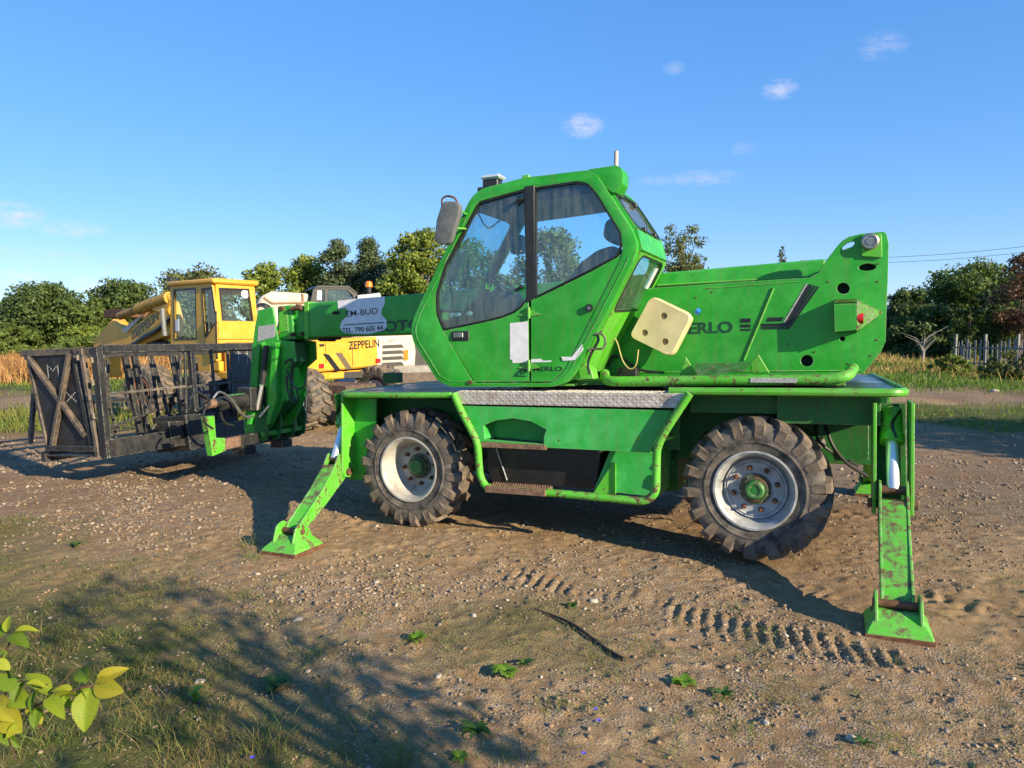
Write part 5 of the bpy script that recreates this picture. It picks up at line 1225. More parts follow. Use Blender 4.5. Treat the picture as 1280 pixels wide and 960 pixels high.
# flatten where feet and wheels bear
def flat(x, y, r, z=0.):
    global Z
    k = np.exp(-(((X - x) ** 2 + (Y - y) ** 2) / r ** 2) ** 2); Z = Z * (1 - k) + z * k
for (u, v, r, z) in ((*FEET[0], .30, .0), (*FEET[1], .30, .0), (0, -1.0, .3, .0), (2.905, -1., .28, .02)):
    P = H.O + u * H.U + v * H.V; flat(P[0], P[1], r, z)
nx, ny = len(xs), len(ys); idx = np.arange(nx * ny).reshape(ny, nx)
Fc = np.stack([idx[:-1, :-1].ravel(), idx[:-1, 1:].ravel(), idx[1:, 1:].ravel(), idx[1:, :-1].ravel()], 1)
def gh(x, y):
    ix = np.clip(np.searchsorted(xs, x) - 1, 0, nx - 2); iy = np.clip(np.searchsorted(ys, y) - 1, 0, ny - 2)
    fx = np.clip((x - xs[ix]) / (xs[ix + 1] - xs[ix]), 0, 1); fy = np.clip((y - ys[iy]) / (ys[iy + 1] - ys[iy]), 0, 1)
    return (Z[iy, ix] * (1 - fx) + Z[iy, ix + 1] * fx) * (1 - fy) + (Z[iy + 1, ix] * (1 - fx) + Z[iy + 1, ix + 1] * fx) * fy
# cover: how much grass grows (0 bare .. 1 meadow)
def sm(a, b, x): t = np.clip((x - a) / (b - a), 0, 1); return t * t * (3 - 2 * t)
def cover(x, y):
    n = fbm(x, y, .5, 4, 41) * 2.2; n2 = fbm(x, y, .12, 3, 43) * 2.0
    farg = np.where(x < 3, sm(20, 23, y + n * 2.5 + n2 * 2), sm(20.5, 25, y + n * 3 + n2 * 3))
    lf = sm(-.2, -1.9, x + n * 1.4 + (y - 3.3) * .55) * sm(6.0, 3.8, y) * .7           # weedy corner near the camera
    patch = np.clip(n * 1.6 + .05, 0, 1) * .7 * sm(9, 5, y) * sm(2.6, .4, x - (5 - y) * .6)
    rg = sm(1, .4, np.abs((y - 15 + n * 1.6) / 3.4)) * sm(7.6, 9.2, x + n * 1.8 - (y - 14) * .12) * 1.0     # green patch to the right
    lg = sm(1, .3, np.abs((y - 14.6 + n * 1.2) / 2.6)) * sm(-5.5, -8, x + n) * .95
    return np.clip(np.maximum.reduce([farg, lf, patch, rg, lg]), 0, 1)
cov = cover(X, Y)
_, trm = track_h(X, Y)
grav = np.clip(.5 + fbm(X, Y, .9, 4, 77) * 3.2, 0, 1) * (1 - cov)
dark_soil = np.clip(sm(.0, .5, fbm(X, Y, .25, 4, 91) * 2 + .15) * .6 + sm(1.2, .2, np.abs(Y - 7.2 - X * -.1) / 2.5) * sm(-1, -4, X) * .5 + sm(5.5, 8.5, X - (Y - 10) * .1) * sm(15, 10, Y) * sm(5.5, 7.5, Y) * .9, 0, 1)  # darker brown soil: random patches plus bands at left and right
def ground_mat():
    M = NM('gravelly_sand_soil')
    def at(n):
        a = M.n('ShaderNodeAttribute'); a.attribute_name = n; return a.outputs['Fac']
    f1 = M.noise(1.3, 6, .6); f2 = M.noise(9, 6, .7); f3 = M.noise(60, 5, .7); f4 = M.noise(220, 3, .6)
    base = M.ramp(f2, [(.25, (.18, .108, .052)), (.5, (.335, .222, .118)), (.75, (.47, .345, .20))])
    base = M.mix(M.rng(f1, .35, .7), base, M.mix(.5, base, (.23, .135, .066)))
    base = M.mix(M.math('MULTIPLY', at('dark_soil'), M.rng(f2, .2, .6, .6, 1)), base, (.125, .076, .046))
    vor = M.n('ShaderNodeTexVoronoi'); vor.inputs['Scale'].default_value = 75; M.l(M.co(), vor.inputs['Vector'])
    vor2 = M.n('ShaderNodeTexVoronoi'); vor2.inputs['Scale'].default_value = 28; M.l(M.co(), vor2.inputs['Vector'])
    st = M.ramp(vor.outputs['Color'], [(.2, (.13, .11, .095)), (.45, (.28, .23, .18)), (.62, (.36, .30, .24)), (.85, (.50, .46, .40))])
    msk = M.math('MULTIPLY', M.rng(vor.outputs['Distance'], .55, .35), M.math('MULTIPLY', at('gravel'), M.rng(f2, .38, .55)))
    col = M.mix(M.math('MULTIPLY', msk, .85), base, st)
    gcol = M.ramp(f1, [(.3, (.035, .065, .015)), (.5, (.10, .12, .025)), (.66, (.21, .16, .06)), (.8, (.07, .09, .02))])
    gm = M.math('MULTIPLY', at('cover'), M.rng(M.math('ADD', f2, M.math('MULTIPLY', f3, .5)), .5, .8))
    gcol = M.mix(M.rng(f3, .3, .7, .0, .6), gcol, (.05, .045, .02))
    col = M.mix(M.rng(M.math('ADD', gm, M.math('MULTIPLY', at('cover'), .35)), .1, .9), col, gcol)
    M.set(col=col, rough=.95, spec=.15)
    hgt = M.math('ADD', M.math('MULTIPLY', f3, .6), M.math('ADD', M.math('MULTIPLY', f4, .25), M.math('MULTIPLY', msk, .5)))
    M.bump(hgt, .9, .012); return M.m
gnd_o = np_mesh('ground', np.stack([X.ravel(), Y.ravel(), Z.ravel()], 1), Fc, ground_mat(), smooth=True, attrs=dict(cover=cov.ravel(), gravel=grav.ravel(), dark_soil=dark_soil.ravel()))
tag(gnd_o, kind='structure')

# ---- pebbles and stones
ico = bmesh.new(); bmesh.ops.create_icosphere(ico, subdivisions=1, radius=1.); ico.verts.ensure_lookup_table()
IV = np.array([v.co[:] for v in ico.verts]); IF = np.array([[v.index for v in f.verts] for f in ico.faces]); ico.free()
def frustum_pts(n, y0, y1, pw_=1.0, margin=1.05):
    """random ground points inside the wedge seen from the yard's edge"""
    t = rng.random(n); y = y0 + (y1 - y0) * t ** pw_; x = (rng.random(n) * 2 - 1) * .735 * margin * y; return x, y
def scatter_stones(name, x, y, size, mats, sink=.25, jitter=.35):
    n = len(x); V = IV[None] * (1 + (rng.random((n, len(IV), 1)) - .5) * jitter)
    s = size[:, None] * (np.array([1, .8, .55])[None] * (.75 + .5 * rng.random((n, 3)))); a = rng.random(n) * 2 * pi
    V = V * s[:, None, :]; ca, sa = np.cos(a)[:, None], np.sin(a)[:, None]
    Vx = V[..., 0] * ca - V[..., 1] * sa; Vy = V[..., 0] * sa + V[..., 1] * ca
    tilt = (rng.random((n, 1)) - .5) * .9; Vz = V[..., 2] * np.cos(tilt) + Vx * np.sin(tilt) * .5
    z = gh(x, y) + s[:, 2] * (1 - 2 * sink) 
    V = np.stack([Vx + x[:, None], Vy + y[:, None], Vz + z[:, None]], -1).reshape(-1, 3)
    Fa = (IF[None] + (np.arange(n) * len(IV))[:, None, None]).reshape(-1, 3)
    return tag(np_mesh(name, V, Fa, mats), kind='stuff')
def stone_mat():
    M = NM('mixed_gravel_stone'); g = M.n('ShaderNodeNewGeometry')
    c = M.ramp(g.outputs['Random Per Island'], [(0, (.17, .12, .08)), (.3, (.27, .19, .125)), (.6, (.32, .24, .16)), (.78, (.20, .18, .165)), (.92, (.38, .31, .23)), (1, (.50, .45, .38))])
    f = M.noise(80, 4, .6); c = M.mix(M.rng(f, .35, .7, 0, .55), c, (.24, .165, .10)); M.set(col=c, rough=.9, spec=.2); M.bump(f, .3, .003); return M.m
STONE = stone_mat()
x, y = frustum_pts(90000, 2.5, 12, .95)
gr = np.clip(.5 + fbm(x, y, .9, 4, 77) * 3.2, 0, 1); cl = np.clip(fbm(x, y, 3.5, 3, 55) * 7 + .25, 0.03, 1)
k = rng.random(len(x)) < (.04 + gr * cl * .85) * (1 - .7 * cover(x, y)); x, y = x[k][:34000], y[k][:34000]
sz = (.0028 + .0040 * rng.random(len(x)) + .012 * rng.random(len(x)) ** 8) * np.clip(y / 4.5, 1, 1.9)
IVs = IV
scatter_stones('gravel', x, y, sz, STONE)
cx_, cy_ = [], []
for px, py, sp, n in [(400, 735, .28, 260), (455, 745, .22, 120), (380, 712, .3, 100), (190, 665, .5, 220), (120, 650, .5, 150), (560, 730, .3, 90), (720, 745, .25, 70), (660, 720, .3, 80), (560, 870, .12, 14), (1000, 800, .3, 90), (950, 780, .25, 80), (1060, 820, .3, 90), (480, 700, .4, 120), (1180, 600, 1.4, 200), (1230, 640, 1.0, 200)]:
    a, b = gnd(px, py); cx_.append(a + rng.normal(size=n) * sp); cy_.append(b + rng.normal(size=n) * sp * .6)
x = np.concatenate(cx_); y = np.concatenate(cy_); scatter_stones('pebble_clusters', x, y, .006 + .014 * rng.random(len(x)) ** 2.2, STONE)
# a few stones large enough to tell apart
for i, (px, py, r, lab) in enumerate([(742, 750, .030, 'pale flat stone lying right of the dark stick end'), (548, 846, .020, 'small whitish stone beside the green weed in front'), (1065, 925, .026, 'light stone in the sandy soil at the bottom right'), (372, 775, .030, 'grey stone beside the left gravel patch'),
                                      (592, 771, .020, 'greyish rounded pebble in the middle gravel'), (250, 853, .026, 'grey stone in the shade at lower left'), (957, 905, .018, 'pinkish stone chip on the sand at lower right'), (1243, 490, .12, 'pale rock on the dark mud in front of the fence')]):
    gx, gy = gnd(px, py); n = 1
    b_ = bmesh.new(); bmesh.ops.create_icosphere(b_, subdivisions=3, radius=1.)
    for v in b_.verts:
        p = v.co; q = 1 + .22 * (vnoise(np.array([p.x * 1.4 + i * 9]), np.array([p.y * 1.4 + p.z * 2.1]), i)[0] - .5) * 2; v.co = Vector((p.x * q * r, p.y * q * r * .75, p.z * q * r * .5))
    o = finish(b_, 'stone', simple('loose_stone', (.42, .37, .31) if i != 3 else (.24, .22, .20), .9, 0, .25, 60, .4), None, ang=.9); o.location = (gx, gy, float(gh(np.array([gx]), np.array([gy]))[0]) + r * .2); o.rotation_euler = (0, 0, i * 1.3)
    tag(o, lab, 'stone', 'loose stones')
# dark stick / cable on the soil
pts = []
for px, py in [(668, 765), (690, 772), (715, 784), (740, 800), (760, 814), (780, 827)]:
    gx, gy = gnd(px, py); pts.append((gx, gy, float(gh(np.array([gx]), np.array([gy]))[0]) + .012))
stick = tube('stick', catmull(pts), [.004 + .006 * min(1, i / 12) for i in range(len(catmull(pts)))], simple('dark_bark', (.035, .028, .022), .8, 0, .4, 40, .4), None, 7)
tag(stick, 'long dark curved stick lying on the gravel in the foreground', 'stick')

# ---- grasses
def blades(name, x, y, h, wd, mat, lean=.5, seg=3, z=None, droop=.5):
    n = len(x); a = rng.random(n) * 2 * pi; dx, dy = np.cos(a), np.sin(a); le = lean * (.3 + rng.random(n)); z0 = gh(x, y) - .01 if z is None else z
    V = np.zeros((n, seg * 2 + 1, 3)); b = rng.random(n) * 2 * pi; wx_, wy = np.cos(b), np.sin(b)
    for s in range(seg):
        t = s / seg; off = le * h * (t ** (1 + droop)); wv = wd * (1 - t * .55)
        for k, sg in ((0, -1), (1, 1)):
            V[:, s * 2 + k, 0] = x + dx * off + wx_ * wv * sg * .5; V[:, s * 2 + k, 1] = y + dy * off + wy * wv * sg * .5; V[:, s * 2 + k, 2] = z0 + h * t * (1 - .25 * le * t)
    V[:, -1, 0] = x + dx * le * h; V[:, -1, 1] = y + dy * le * h; V[:, -1, 2] = z0 + h * (1 - .3 * le)
    fs = []
    for s in range(seg - 1): q = [s * 2, s * 2 + 1, s * 2 + 3, s * 2 + 2]; fs += [[q[0], q[1], q[2]], [q[0], q[2], q[3]]]
    s = seg - 1; fs.append([s * 2, s * 2 + 1, seg * 2])
    Fa = (np.array(fs)[None] + (np.arange(n) * (seg * 2 + 1))[:, None, None]).reshape(-1, 3)
    return np_mesh(name, V.reshape(-1, 3), Fa, mat)
def leafmat(name, cols, trans=.45, rough=.55, nscale=.35, var=True, spec=.3):
    M = NM(name); g = M.n('ShaderNodeNewGeometry')
    n = len(cols); r = M.math('ADD', M.math('MULTIPLY', g.outputs['Random Per Island'], .62), M.math('MULTIPLY', M.rng(M.noise(nscale, 3, .6), .3, .7), .38))
    c = M.ramp(r, [(i / (n - 1), k) for i, k in enumerate(cols)])
    M.set(col=c, rough=rough, spec=spec)
    tr = M.n('ShaderNodeBsdfTranslucent'); M.l(M.mix(.5, c, M.mix(1., c, (1.0, 1.25, .5), 'MULTIPLY')), tr.inputs[0])
    mx_ = M.n('ShaderNodeMixShader'); mx_.inputs[0].default_value = trans; M.l(M.p.outputs[0], mx_.inputs[1]); M.l(tr.outputs[0], mx_.inputs[2]); M.l(mx_.outputs[0], M.out.inputs[0]); return M.m
GR_NEAR = leafmat('short_weedy_grass', [(.05, .09, .02), (.09, .14, .03), (.16, .17, .05), (.25, .19, .08), (.30, .20, .10)], .3, nscale=2.5)
GR_GREEN = leafmat('green_meadow_grass', [(.06, .13, .015), (.13, .21, .028), (.21, .27, .045)], .35, nscale=.8)
GR_DRY = leafmat('dry_golden_grass', [(.24, .17, .05), (.36, .24, .08), (.46, .31, .11), (.28, .24, .07)], .35, nscale=.3)
GR_ORG = leafmat('dry_orange_weeds', [(.28, .13, .05), (.42, .22, .08), (.5, .30, .12)], .3, nscale=.6)
# low weedy grass near the camera
x, y = frustum_pts(420000, 2.6, 9, .9); c = cover(x, y); cl = np.clip(fbm(x, y, 4.5, 3, 61) * 6 + .15, 0, 1) * np.clip(fbm(x, y, 1.2, 3, 63) * 4 + .7, 0, 1)
k = rng.random(len(x)) < np.clip(c * 1.4, .06, 1) * cl; x, y = x[k][:85000], y[k][:85000]
tag(blades('grass', x, y, .015 + .06 * rng.random(len(x)) ** 2, .0028 + .002 * rng.random(len(x)), GR_NEAR, .9), kind='stuff')
# tufts
tx, ty, th = [], [], []
tuft_px = [(225, 938, 60, .10), (340, 930, 90, .14), (150, 800, 60, .08), (300, 745, 50, .07), (250, 780, 50, .06), (480, 720, 45, .06), (520, 740, 40, .06), (445, 905, 60, .07), (560, 800, 60, .05), (510, 805, 40, .06), (900, 870, 50, .05), (960, 790, 40, .06), (930, 790, 40, .05),
           (100, 680, 60, .08), (20, 650, 50, .06), (310, 680, 60, .13), (318, 700, 40, .10), (200, 920, 60, .10), (690, 880, 60, .07), (700, 790, 40, .05), (590, 900, 60, .07), (740, 880, 50, .07), (980, 880, 50, .05), (770, 850, 50, .05), (655, 700, 40, .05), (80, 870, 70, .09), (20, 930, 80, .12), (500, 950, 60, .1), (640, 945, 50, .08), (820, 940, 50, .06), (1090, 935, 40, .05)]
for _ in range(150):
    tuft_px.append((rnd.uniform(0, 980) if _ < 100 else rnd.uniform(900, 1280), rnd.uniform(690, 960), int(rnd.uniform(10, 34)), rnd.uniform(.025, .065)))
for px, py, n, hh in tuft_px:
    a, b = gnd(px, py); s = .05; tx.append(a + rng.normal(size=n) * s); ty.append(b + rng.normal(size=n) * s); th.append(hh * (.5 + rng.random(n) * .7))
tag(blades('grass_tufts', np.concatenate(tx), np.concatenate(ty), np.concatenate(th), .0035, leafmat('tuft_grass', [(.06, .13, .02), (.13, .20, .04), (.24, .24, .07), (.3, .24, .1)], .35, nscale=3), .9, 4), kind='stuff')
# dry stalks near the camera
tx, ty = [], []
for px, py, n in [(160, 935, 16), (190, 900, 14), (120, 900, 14), (330, 945, 14), (60, 800, 14), (450, 930, 8), (240, 950, 10)]:
    a, b = gnd(px, py); tx.append(a + rng.normal(size=n) * .07); ty.append(b + rng.normal(size=n) * .05)
tx = np.concatenate(tx); ty = np.concatenate(ty)
tag(blades('dry_stalks', tx, ty, .08 + .16 * rng.random(len(tx)), .0022, GR_DRY, .8, 4), kind='stuff')
def field(name, n, test, h0, h1, wd, mat, x0, x1, y0, y1, lean=.5, pw_=1.4):
    t = rng.random(n) ** pw_; y = y0 + (y1 - y0) * t; x = x0 + (x1 - x0) * rng.random(n)
    k = np.abs(x) < .80 * y + 1; x, y = x[k], y[k]; k = rng.random(len(x)) < test(x, y); x, y = x[k], y[k]
    return tag(blades(name, x, y, (h0 + (h1 - h0) * rng.random(len(x))) * (.55 + .9 * np.clip(.5 + fbm(x, y, .6, 3, 71) * 1.5, 0, 1)), wd * (y / 20), mat, lean), kind='stuff')
field('meadow_grass', 190000, lambda x, y: cover(x, y) * .95, .05, .20, .021, GR_GREEN, -45, 45, 9, 50)
gold = lambda x, y: sm(24, 31, y - np.where(x > 0, 0, 1)) * np.clip(.35 + fbm(x, y, .35, 3, 73) * 2.5, 0, 1)
field('tall_dry_grass', 90000, gold, .2, .6, .026, GR_DRY, -50, 50, 22, 60, .5)
field('orange_weeds', 26000, lambda x, y: sm(-14, -17, x) * sm(24, 27, y), .3, .85, .04, GR_ORG, -45, -14, 24, 40, .4)
field('right_meadow', 45000, lambda x, y: sm(9, 12, x) * sm(20, 23, y) * np.clip(.5 + fbm(x, y, .4, 3, 79) * 3, 0, 1), .08, .3, .022, GR_GREEN, 8, 45, 19, 45, .5)
field('weeds_under_machines', 9000, lambda x, y: np.ones_like(x) * np.clip(.5 + fbm(x, y, 1.2, 3, 75) * 4, 0, 1), .1, .38, .030, leafmat('yard_weeds', [(.08, .13, .02), (.2, .22, .05), (.36, .28, .08)], .35), -12, -1.2, 12.2, 16.5, .6)

# ---- broad-leaved weeds, each its own plant
def leaf_bm(bm, base, d, up, L, W_, n=5, curl=.3, fold=.25):
    """one leaf blade: pointed oval with a folded midrib, arching"""
    base = Vector(base); d = Vector(d).normalized(); up = Vector(up).normalized(); side = d.cross(up).normalized(); up = side.cross(d).normalized(); rows = []
    for i in range(n + 1):
        t = i / n; wv = W_ * (sin(pi * min(1, t * .92 + .06)) ** .8) * (.5 if i == n else 1) * (0.02 if i == n else 1)
        c = base + d * (L * t) + up * (L * (curl * t * (1 - t) * 1.6 - curl * .6 * t * t)); e = up * (wv * fold)
        rows.append([bm.verts.new(c - side * wv + e), bm.verts.new(c), bm.verts.new(c + side * wv + e)])
    for a, b in zip(rows, rows[1:]):
        for k in range(2): bm.faces.new([a[k], a[k + 1], b[k + 1], b[k]])
WEED = leafmat('bright_weed_leaf', [(.10, .22, .02), (.16, .30, .03), (.24, .36, .05)], .4, nscale=8); WEED2 = leafmat('dark_weed_leaf', [(.04, .10, .02), (.07, .15, .03), (.12, .18, .04)], .35, nscale=8)
for i, (px, py, r, n, lab) in enumerate([(633, 843, .075, 13, 'bright green leafy weed in the middle of the foreground'), (855, 857, .065, 11, 'bright green broad-leaved weed right of the stick'), (1080, 935, .055, 7, 'small spreading weed at the bottom right corner'),
                                         (245, 878, .06, 9, 'upright yellow-green seedling in the left shade'), (520, 803, .06, 10, 'low pale green rosette left of centre'), (597, 915, .075, 12, 'dark green dandelion-like weed at the bottom middle'), (905, 872, .06, 8, 'low weed with long leaves in the gravel at right'), (575, 948, .05, 7, 'yellow-green round-leaved weed at the bottom edge'),
                                         (345, 862, .07, 12, 'dark weed spreading in the shade at lower left'), (715, 760, .045, 8, 'tiny green weed beside the tip of the stick'), (95, 683, .06, 8, 'small green weed far left of the gravel'), (655, 832, .05, 7, 'small dark weed close behind the bright leafy one')]):
    gx, gy = gnd(px, py); gz = float(gh(np.array([gx]), np.array([gy]))[0]); bm = bmesh.new()
    for k in range(n):
        a = k * 2.4 + rnd.random(); el = .25 + .5 * rnd.random(); L = r * (.7 + .6 * rnd.random()); z = .004 + (.06 * k / n if i == 3 else .012 * rnd.random())
        leaf_bm(bm, (0, 0, z), (cos(a), sin(a), el), (0, 0, 1), L * (.6 if i == 3 else 1), L * (.30 if i not in (5, 6, 2) else .17), 5, .35)
    o = finish(bm, 'weed', WEED if i in (0, 1, 3, 7, 4) else WEED2, None, ang=1.2); o.location = (gx, gy, gz); tag(o, lab, 'weed', 'broad-leaved weeds')
BLUEF = simple('blue_petal', (.12, .10, .65), .5, 0, .2, 30, 0)
for i, (px, py, lab) in enumerate([(743, 896, 'blue flower, upper one of the close pair at bottom middle'), (747, 909, 'blue flower, lower one of the close pair at bottom middle'), (728, 949, 'single blue flower nearest the bottom edge right of middle'), (314, 955, 'violet-blue flower at the bottom left of the grass')]):
    gx, gy = gnd(px, py); gz = float(gh(np.array([gx]), np.array([gy]))[0]); r_ = root('cornflower', lab, 'flower', loc=(gx, gy, gz), group='blue wild flowers')
    tube('stem', [(0, 0, -.01), (.005, 0, .03)], .0015, WEED2, r_, 5); bm = bmesh.new()
    for k in range(8): leaf_bm(bm, (.005, 0, .03), (cos(k * .785), sin(k * .785), .5), (0, 0, 1), .013, .0045, 3, .2)
    finish(bm, 'petals', BLUEF, r_)

# ---- hornbeam twig with yellow-green leaves close to the camera (lower left)
LEAF = None
def hornleaf():
    M = NM('yellow_green_hornbeam_leaf')
    uv = M.n('ShaderNodeAttribute'); uv.attribute_name = 'rib'; n = M.noise(14, 4, .6); oi = M.n('ShaderNodeObjectInfo')
    c = M.ramp(M.math('ADD', M.math('MULTIPLY', oi.outputs['Random'], .6), M.math('MULTIPLY', n, .45)), [(.15, (.08, .15, .015)), (.4, (.18, .28, .02)), (.68, (.36, .38, .03)), (.95, (.42, .22, .03))])
    c = M.mix(M.rng(uv.outputs['Fac'], .0, 1, 0, .45), c, (.16, .24, .02)); M.set(col=c, rough=.5, spec=.25)
    tr = M.n('ShaderNodeBsdfTranslucent'); M.l(c, tr.inputs[0]); x_ = M.n('ShaderNodeMixShader'); x_.inputs[0].default_value = .4; M.l(M.p.outputs[0], x_.inputs[1]); M.l(tr.outputs[0], x_.inputs[2]); M.l(x_.outputs[0], M.out.inputs[0]); return M.m
HL = hornleaf()
def leaf_mesh():
    NL, NWD = 36, 9; V = []; R = []; L = 1.
    for i in range(NL + 1):
        t = i / NL; wv = .30 * (sin(pi * t ** .82) ** .75 if 0 < t < 1 else 0) + .004
        ser = 1 + .07 * ((i % 2) * 2 - 1) * (0 < t < 1)
        for j in range(NWD):
            s = (j - 4) / 4; rib = .5 + .5 * cos(2 * pi * (t * 11 - abs(s) * 2.6)); rib = rib ** 3
            z = .10 * abs(s) * wv * 3 - .22 * t * t + .012 * rib * (1 - abs(s) * .4) * (1 if abs(s) > .05 else 0)
            V.append((s * wv * (ser if abs(s) == 1 else 1), t * L, z)); R.append(rib if abs(s) > .1 else .9)
    Fq = [[i * NWD + j, i * NWD + j + 1, (i + 1) * NWD + j + 1, (i + 1) * NWD + j] for i in range(NL) for j in range(NWD - 1)]
    o = np_mesh('leaf', np.array(V), np.array(Fq), HL, smooth=True, attrs=dict(rib=np.array(R))); me = o.data; bpy.data.objects.remove(o); return me
LM = leaf_mesh()
brn = root('hornbeam_branch', 'leafy branch with serrated yellow-green leaves poking in at the lower left corner', 'branch', loc=tuple(at_depth(-60, 900, 1.25)))
O_ = Vector(at_depth(-60, 900, 1.25))
def tw(name, L, r): tube(name, catmull([Vector(at_depth(*p)) - O_ for p in L]), r, simple('brown_twig', (.10, .05, .03), .7, 0, .3, 60, .3), brn, 7)
tw('twig', [(-60, 930, 1.25), (0, 900, 1.25), (50, 880, 1.22), (95, 862, 1.2), (125, 855, 1.2)], .0022)
tw('twig', [(50, 880, 1.22), (70, 862, 1.21), (92, 835, 1.21)], .0012); tw('twig', [(20, 893, 1.24), (30, 870, 1.24), (60, 855, 1.21)], .0012); tw('twig', [(0, 900, 1.25), (12, 925, 1.22), (20, 950, 1.2)], .0012); tw('twig', [(20, 890, 1.24), (40, 900, 1.21), (58, 915, 1.2)], .0012)
tw('twig', [(-40, 850, 1.25), (-5, 830, 1.22), (20, 790, 1.2)], .0018)
tw('twig', [(0, 900, 1.25), (10, 860, 1.25), (30, 850, 1.22)], .0015)
def hleaf(bx, by, tx_, ty_, d0, d1, face=(0, -.5, .85)):
    a = Vector(at_depth(bx, by, d0)); b = Vector(at_depth(tx_, ty_, d1)); y_ = (b - a); L = y_.length; y_.normalize(); z_ = Vector(face); x_ = y_.cross(z_).normalized(); z_ = x_.cross(y_)
    m = Matrix((x_, y_, z_)).transposed().to_4x4(); o = link('leaf', LM, None, brn); kx = .75 + .4 * rnd.random(); o.matrix_local = Matrix.Translation(a - O_) @ m @ Matrix.Rotation(rnd.uniform(-.5, .5), 4, 'Y') @ Matrix.Diagonal((L * .84 * kx, L * .88, L * (.6 + 1.6 * rnd.random()), 1))
for q in [(122, 852, 156, 832, 1.2, 1.2), (118, 855, 152, 866, 1.2, 1.17, (.1, -.7, .6)), (112, 862, 100, 918, 1.2, 1.15, (.3, -.8, .4)), (110, 852, 92, 828, 1.2, 1.22), (70, 872, 112, 856, 1.2, 1.21, (0, .2, .9)), (60, 872, 78, 892, 1.2, 1.17, (0, -.7, .6)),
          (62, 868, 30, 832, 1.22, 1.24), (50, 862, 28, 892, 1.22, 1.18, (-.2, -.7, .6)), (20, 862, -10, 840, 1.22, 1.22), (32, 856, 60, 852, 1.2, 1.2), (30, 850, 8, 880, 1.24, 1.2, (0, -.7, .6)), (18, 792, 46, 780, 1.2, 1.2), (12, 795, 34, 802, 1.2, 1.17, (0, -.7, .5)), (8, 790, 10, 765, 1.2, 1.22), (-5, 800, 12, 770, 1.2, 1.23),
          (8, 815, -10, 822, 1.2, 1.2), (0, 890, 24, 915, 1.24, 1.2, (0, -.8, .4)), (-5, 900, 12, 935, 1.24, 1.2, (.3, -.8, .3)), (48, 885, 40, 912, 1.22, 1.19, (.1, -.9, .3)), (0, 835, 4, 815, 1.22, 1.22), (90, 865, 60, 858, 1.2, 1.2), (15, 870, 35, 880, 1.23, 1.2, (.3, -.6, .6)), (-5, 875, 10, 900, 1.23, 1.19, (-.4, -.8, .3)), (35, 880, 55, 905, 1.24, 1.22, (.5, -.6, .5)), (10, 850, 25, 835, 1.24, 1.22, (.4, .1, .9)), (0, 860, -15, 880, 1.2, 1.2), (20, 905, 8, 925, 1.22, 1.2, (.6, -.6, .3)), (80, 868, 88, 888, 1.21, 1.2, (-.5, -.7, .4)), (100, 860, 120, 876, 1.2, 1.19, (.5, -.5, .6)), (-5, 825, 15, 838, 1.2, 1.2, (.3, -.5, .8))]: hleaf(*q)

# ================================================================ TREES
def leaf_cloud(name, centers, radii, n_per, size, mat, parent, flat_=.0):
    N = len(centers); tot = int(n_per.sum()); ci_ = np.repeat(np.arange(N), n_per); r = rng.normal(size=(tot, 3)); r /= np.linalg.norm(r, axis=1)[:, None] + 1e-9
    rad = radii[ci_][:, None] * (rng.random((tot, 1)) ** .45); P = centers[ci_] + r * rad * np.array([1, 1, .75])
    a = rng.normal(size=(tot, 3)); a /= np.linalg.norm(a, axis=1)[:, None]; b = np.cross(a, r + .2 * rng.normal(size=(tot, 3))); b /= np.linalg.norm(b, axis=1)[:, None] + 1e-9
    s = (size * (.6 + .8 * rng.random(tot)))[:, None]; q = [P - a * s, P + b * s * .5, P + a * s, P - b * s * .5]
    V = np.stack(q, 1).reshape(-1, 3); Fa = np.arange(tot * 4).reshape(-1, 4); return np_mesh(name, V, Fa, mat, parent)
BARK = simple('grey_brown_bark', (.10, .08, .06), .9, 0, .4, 6, .6)
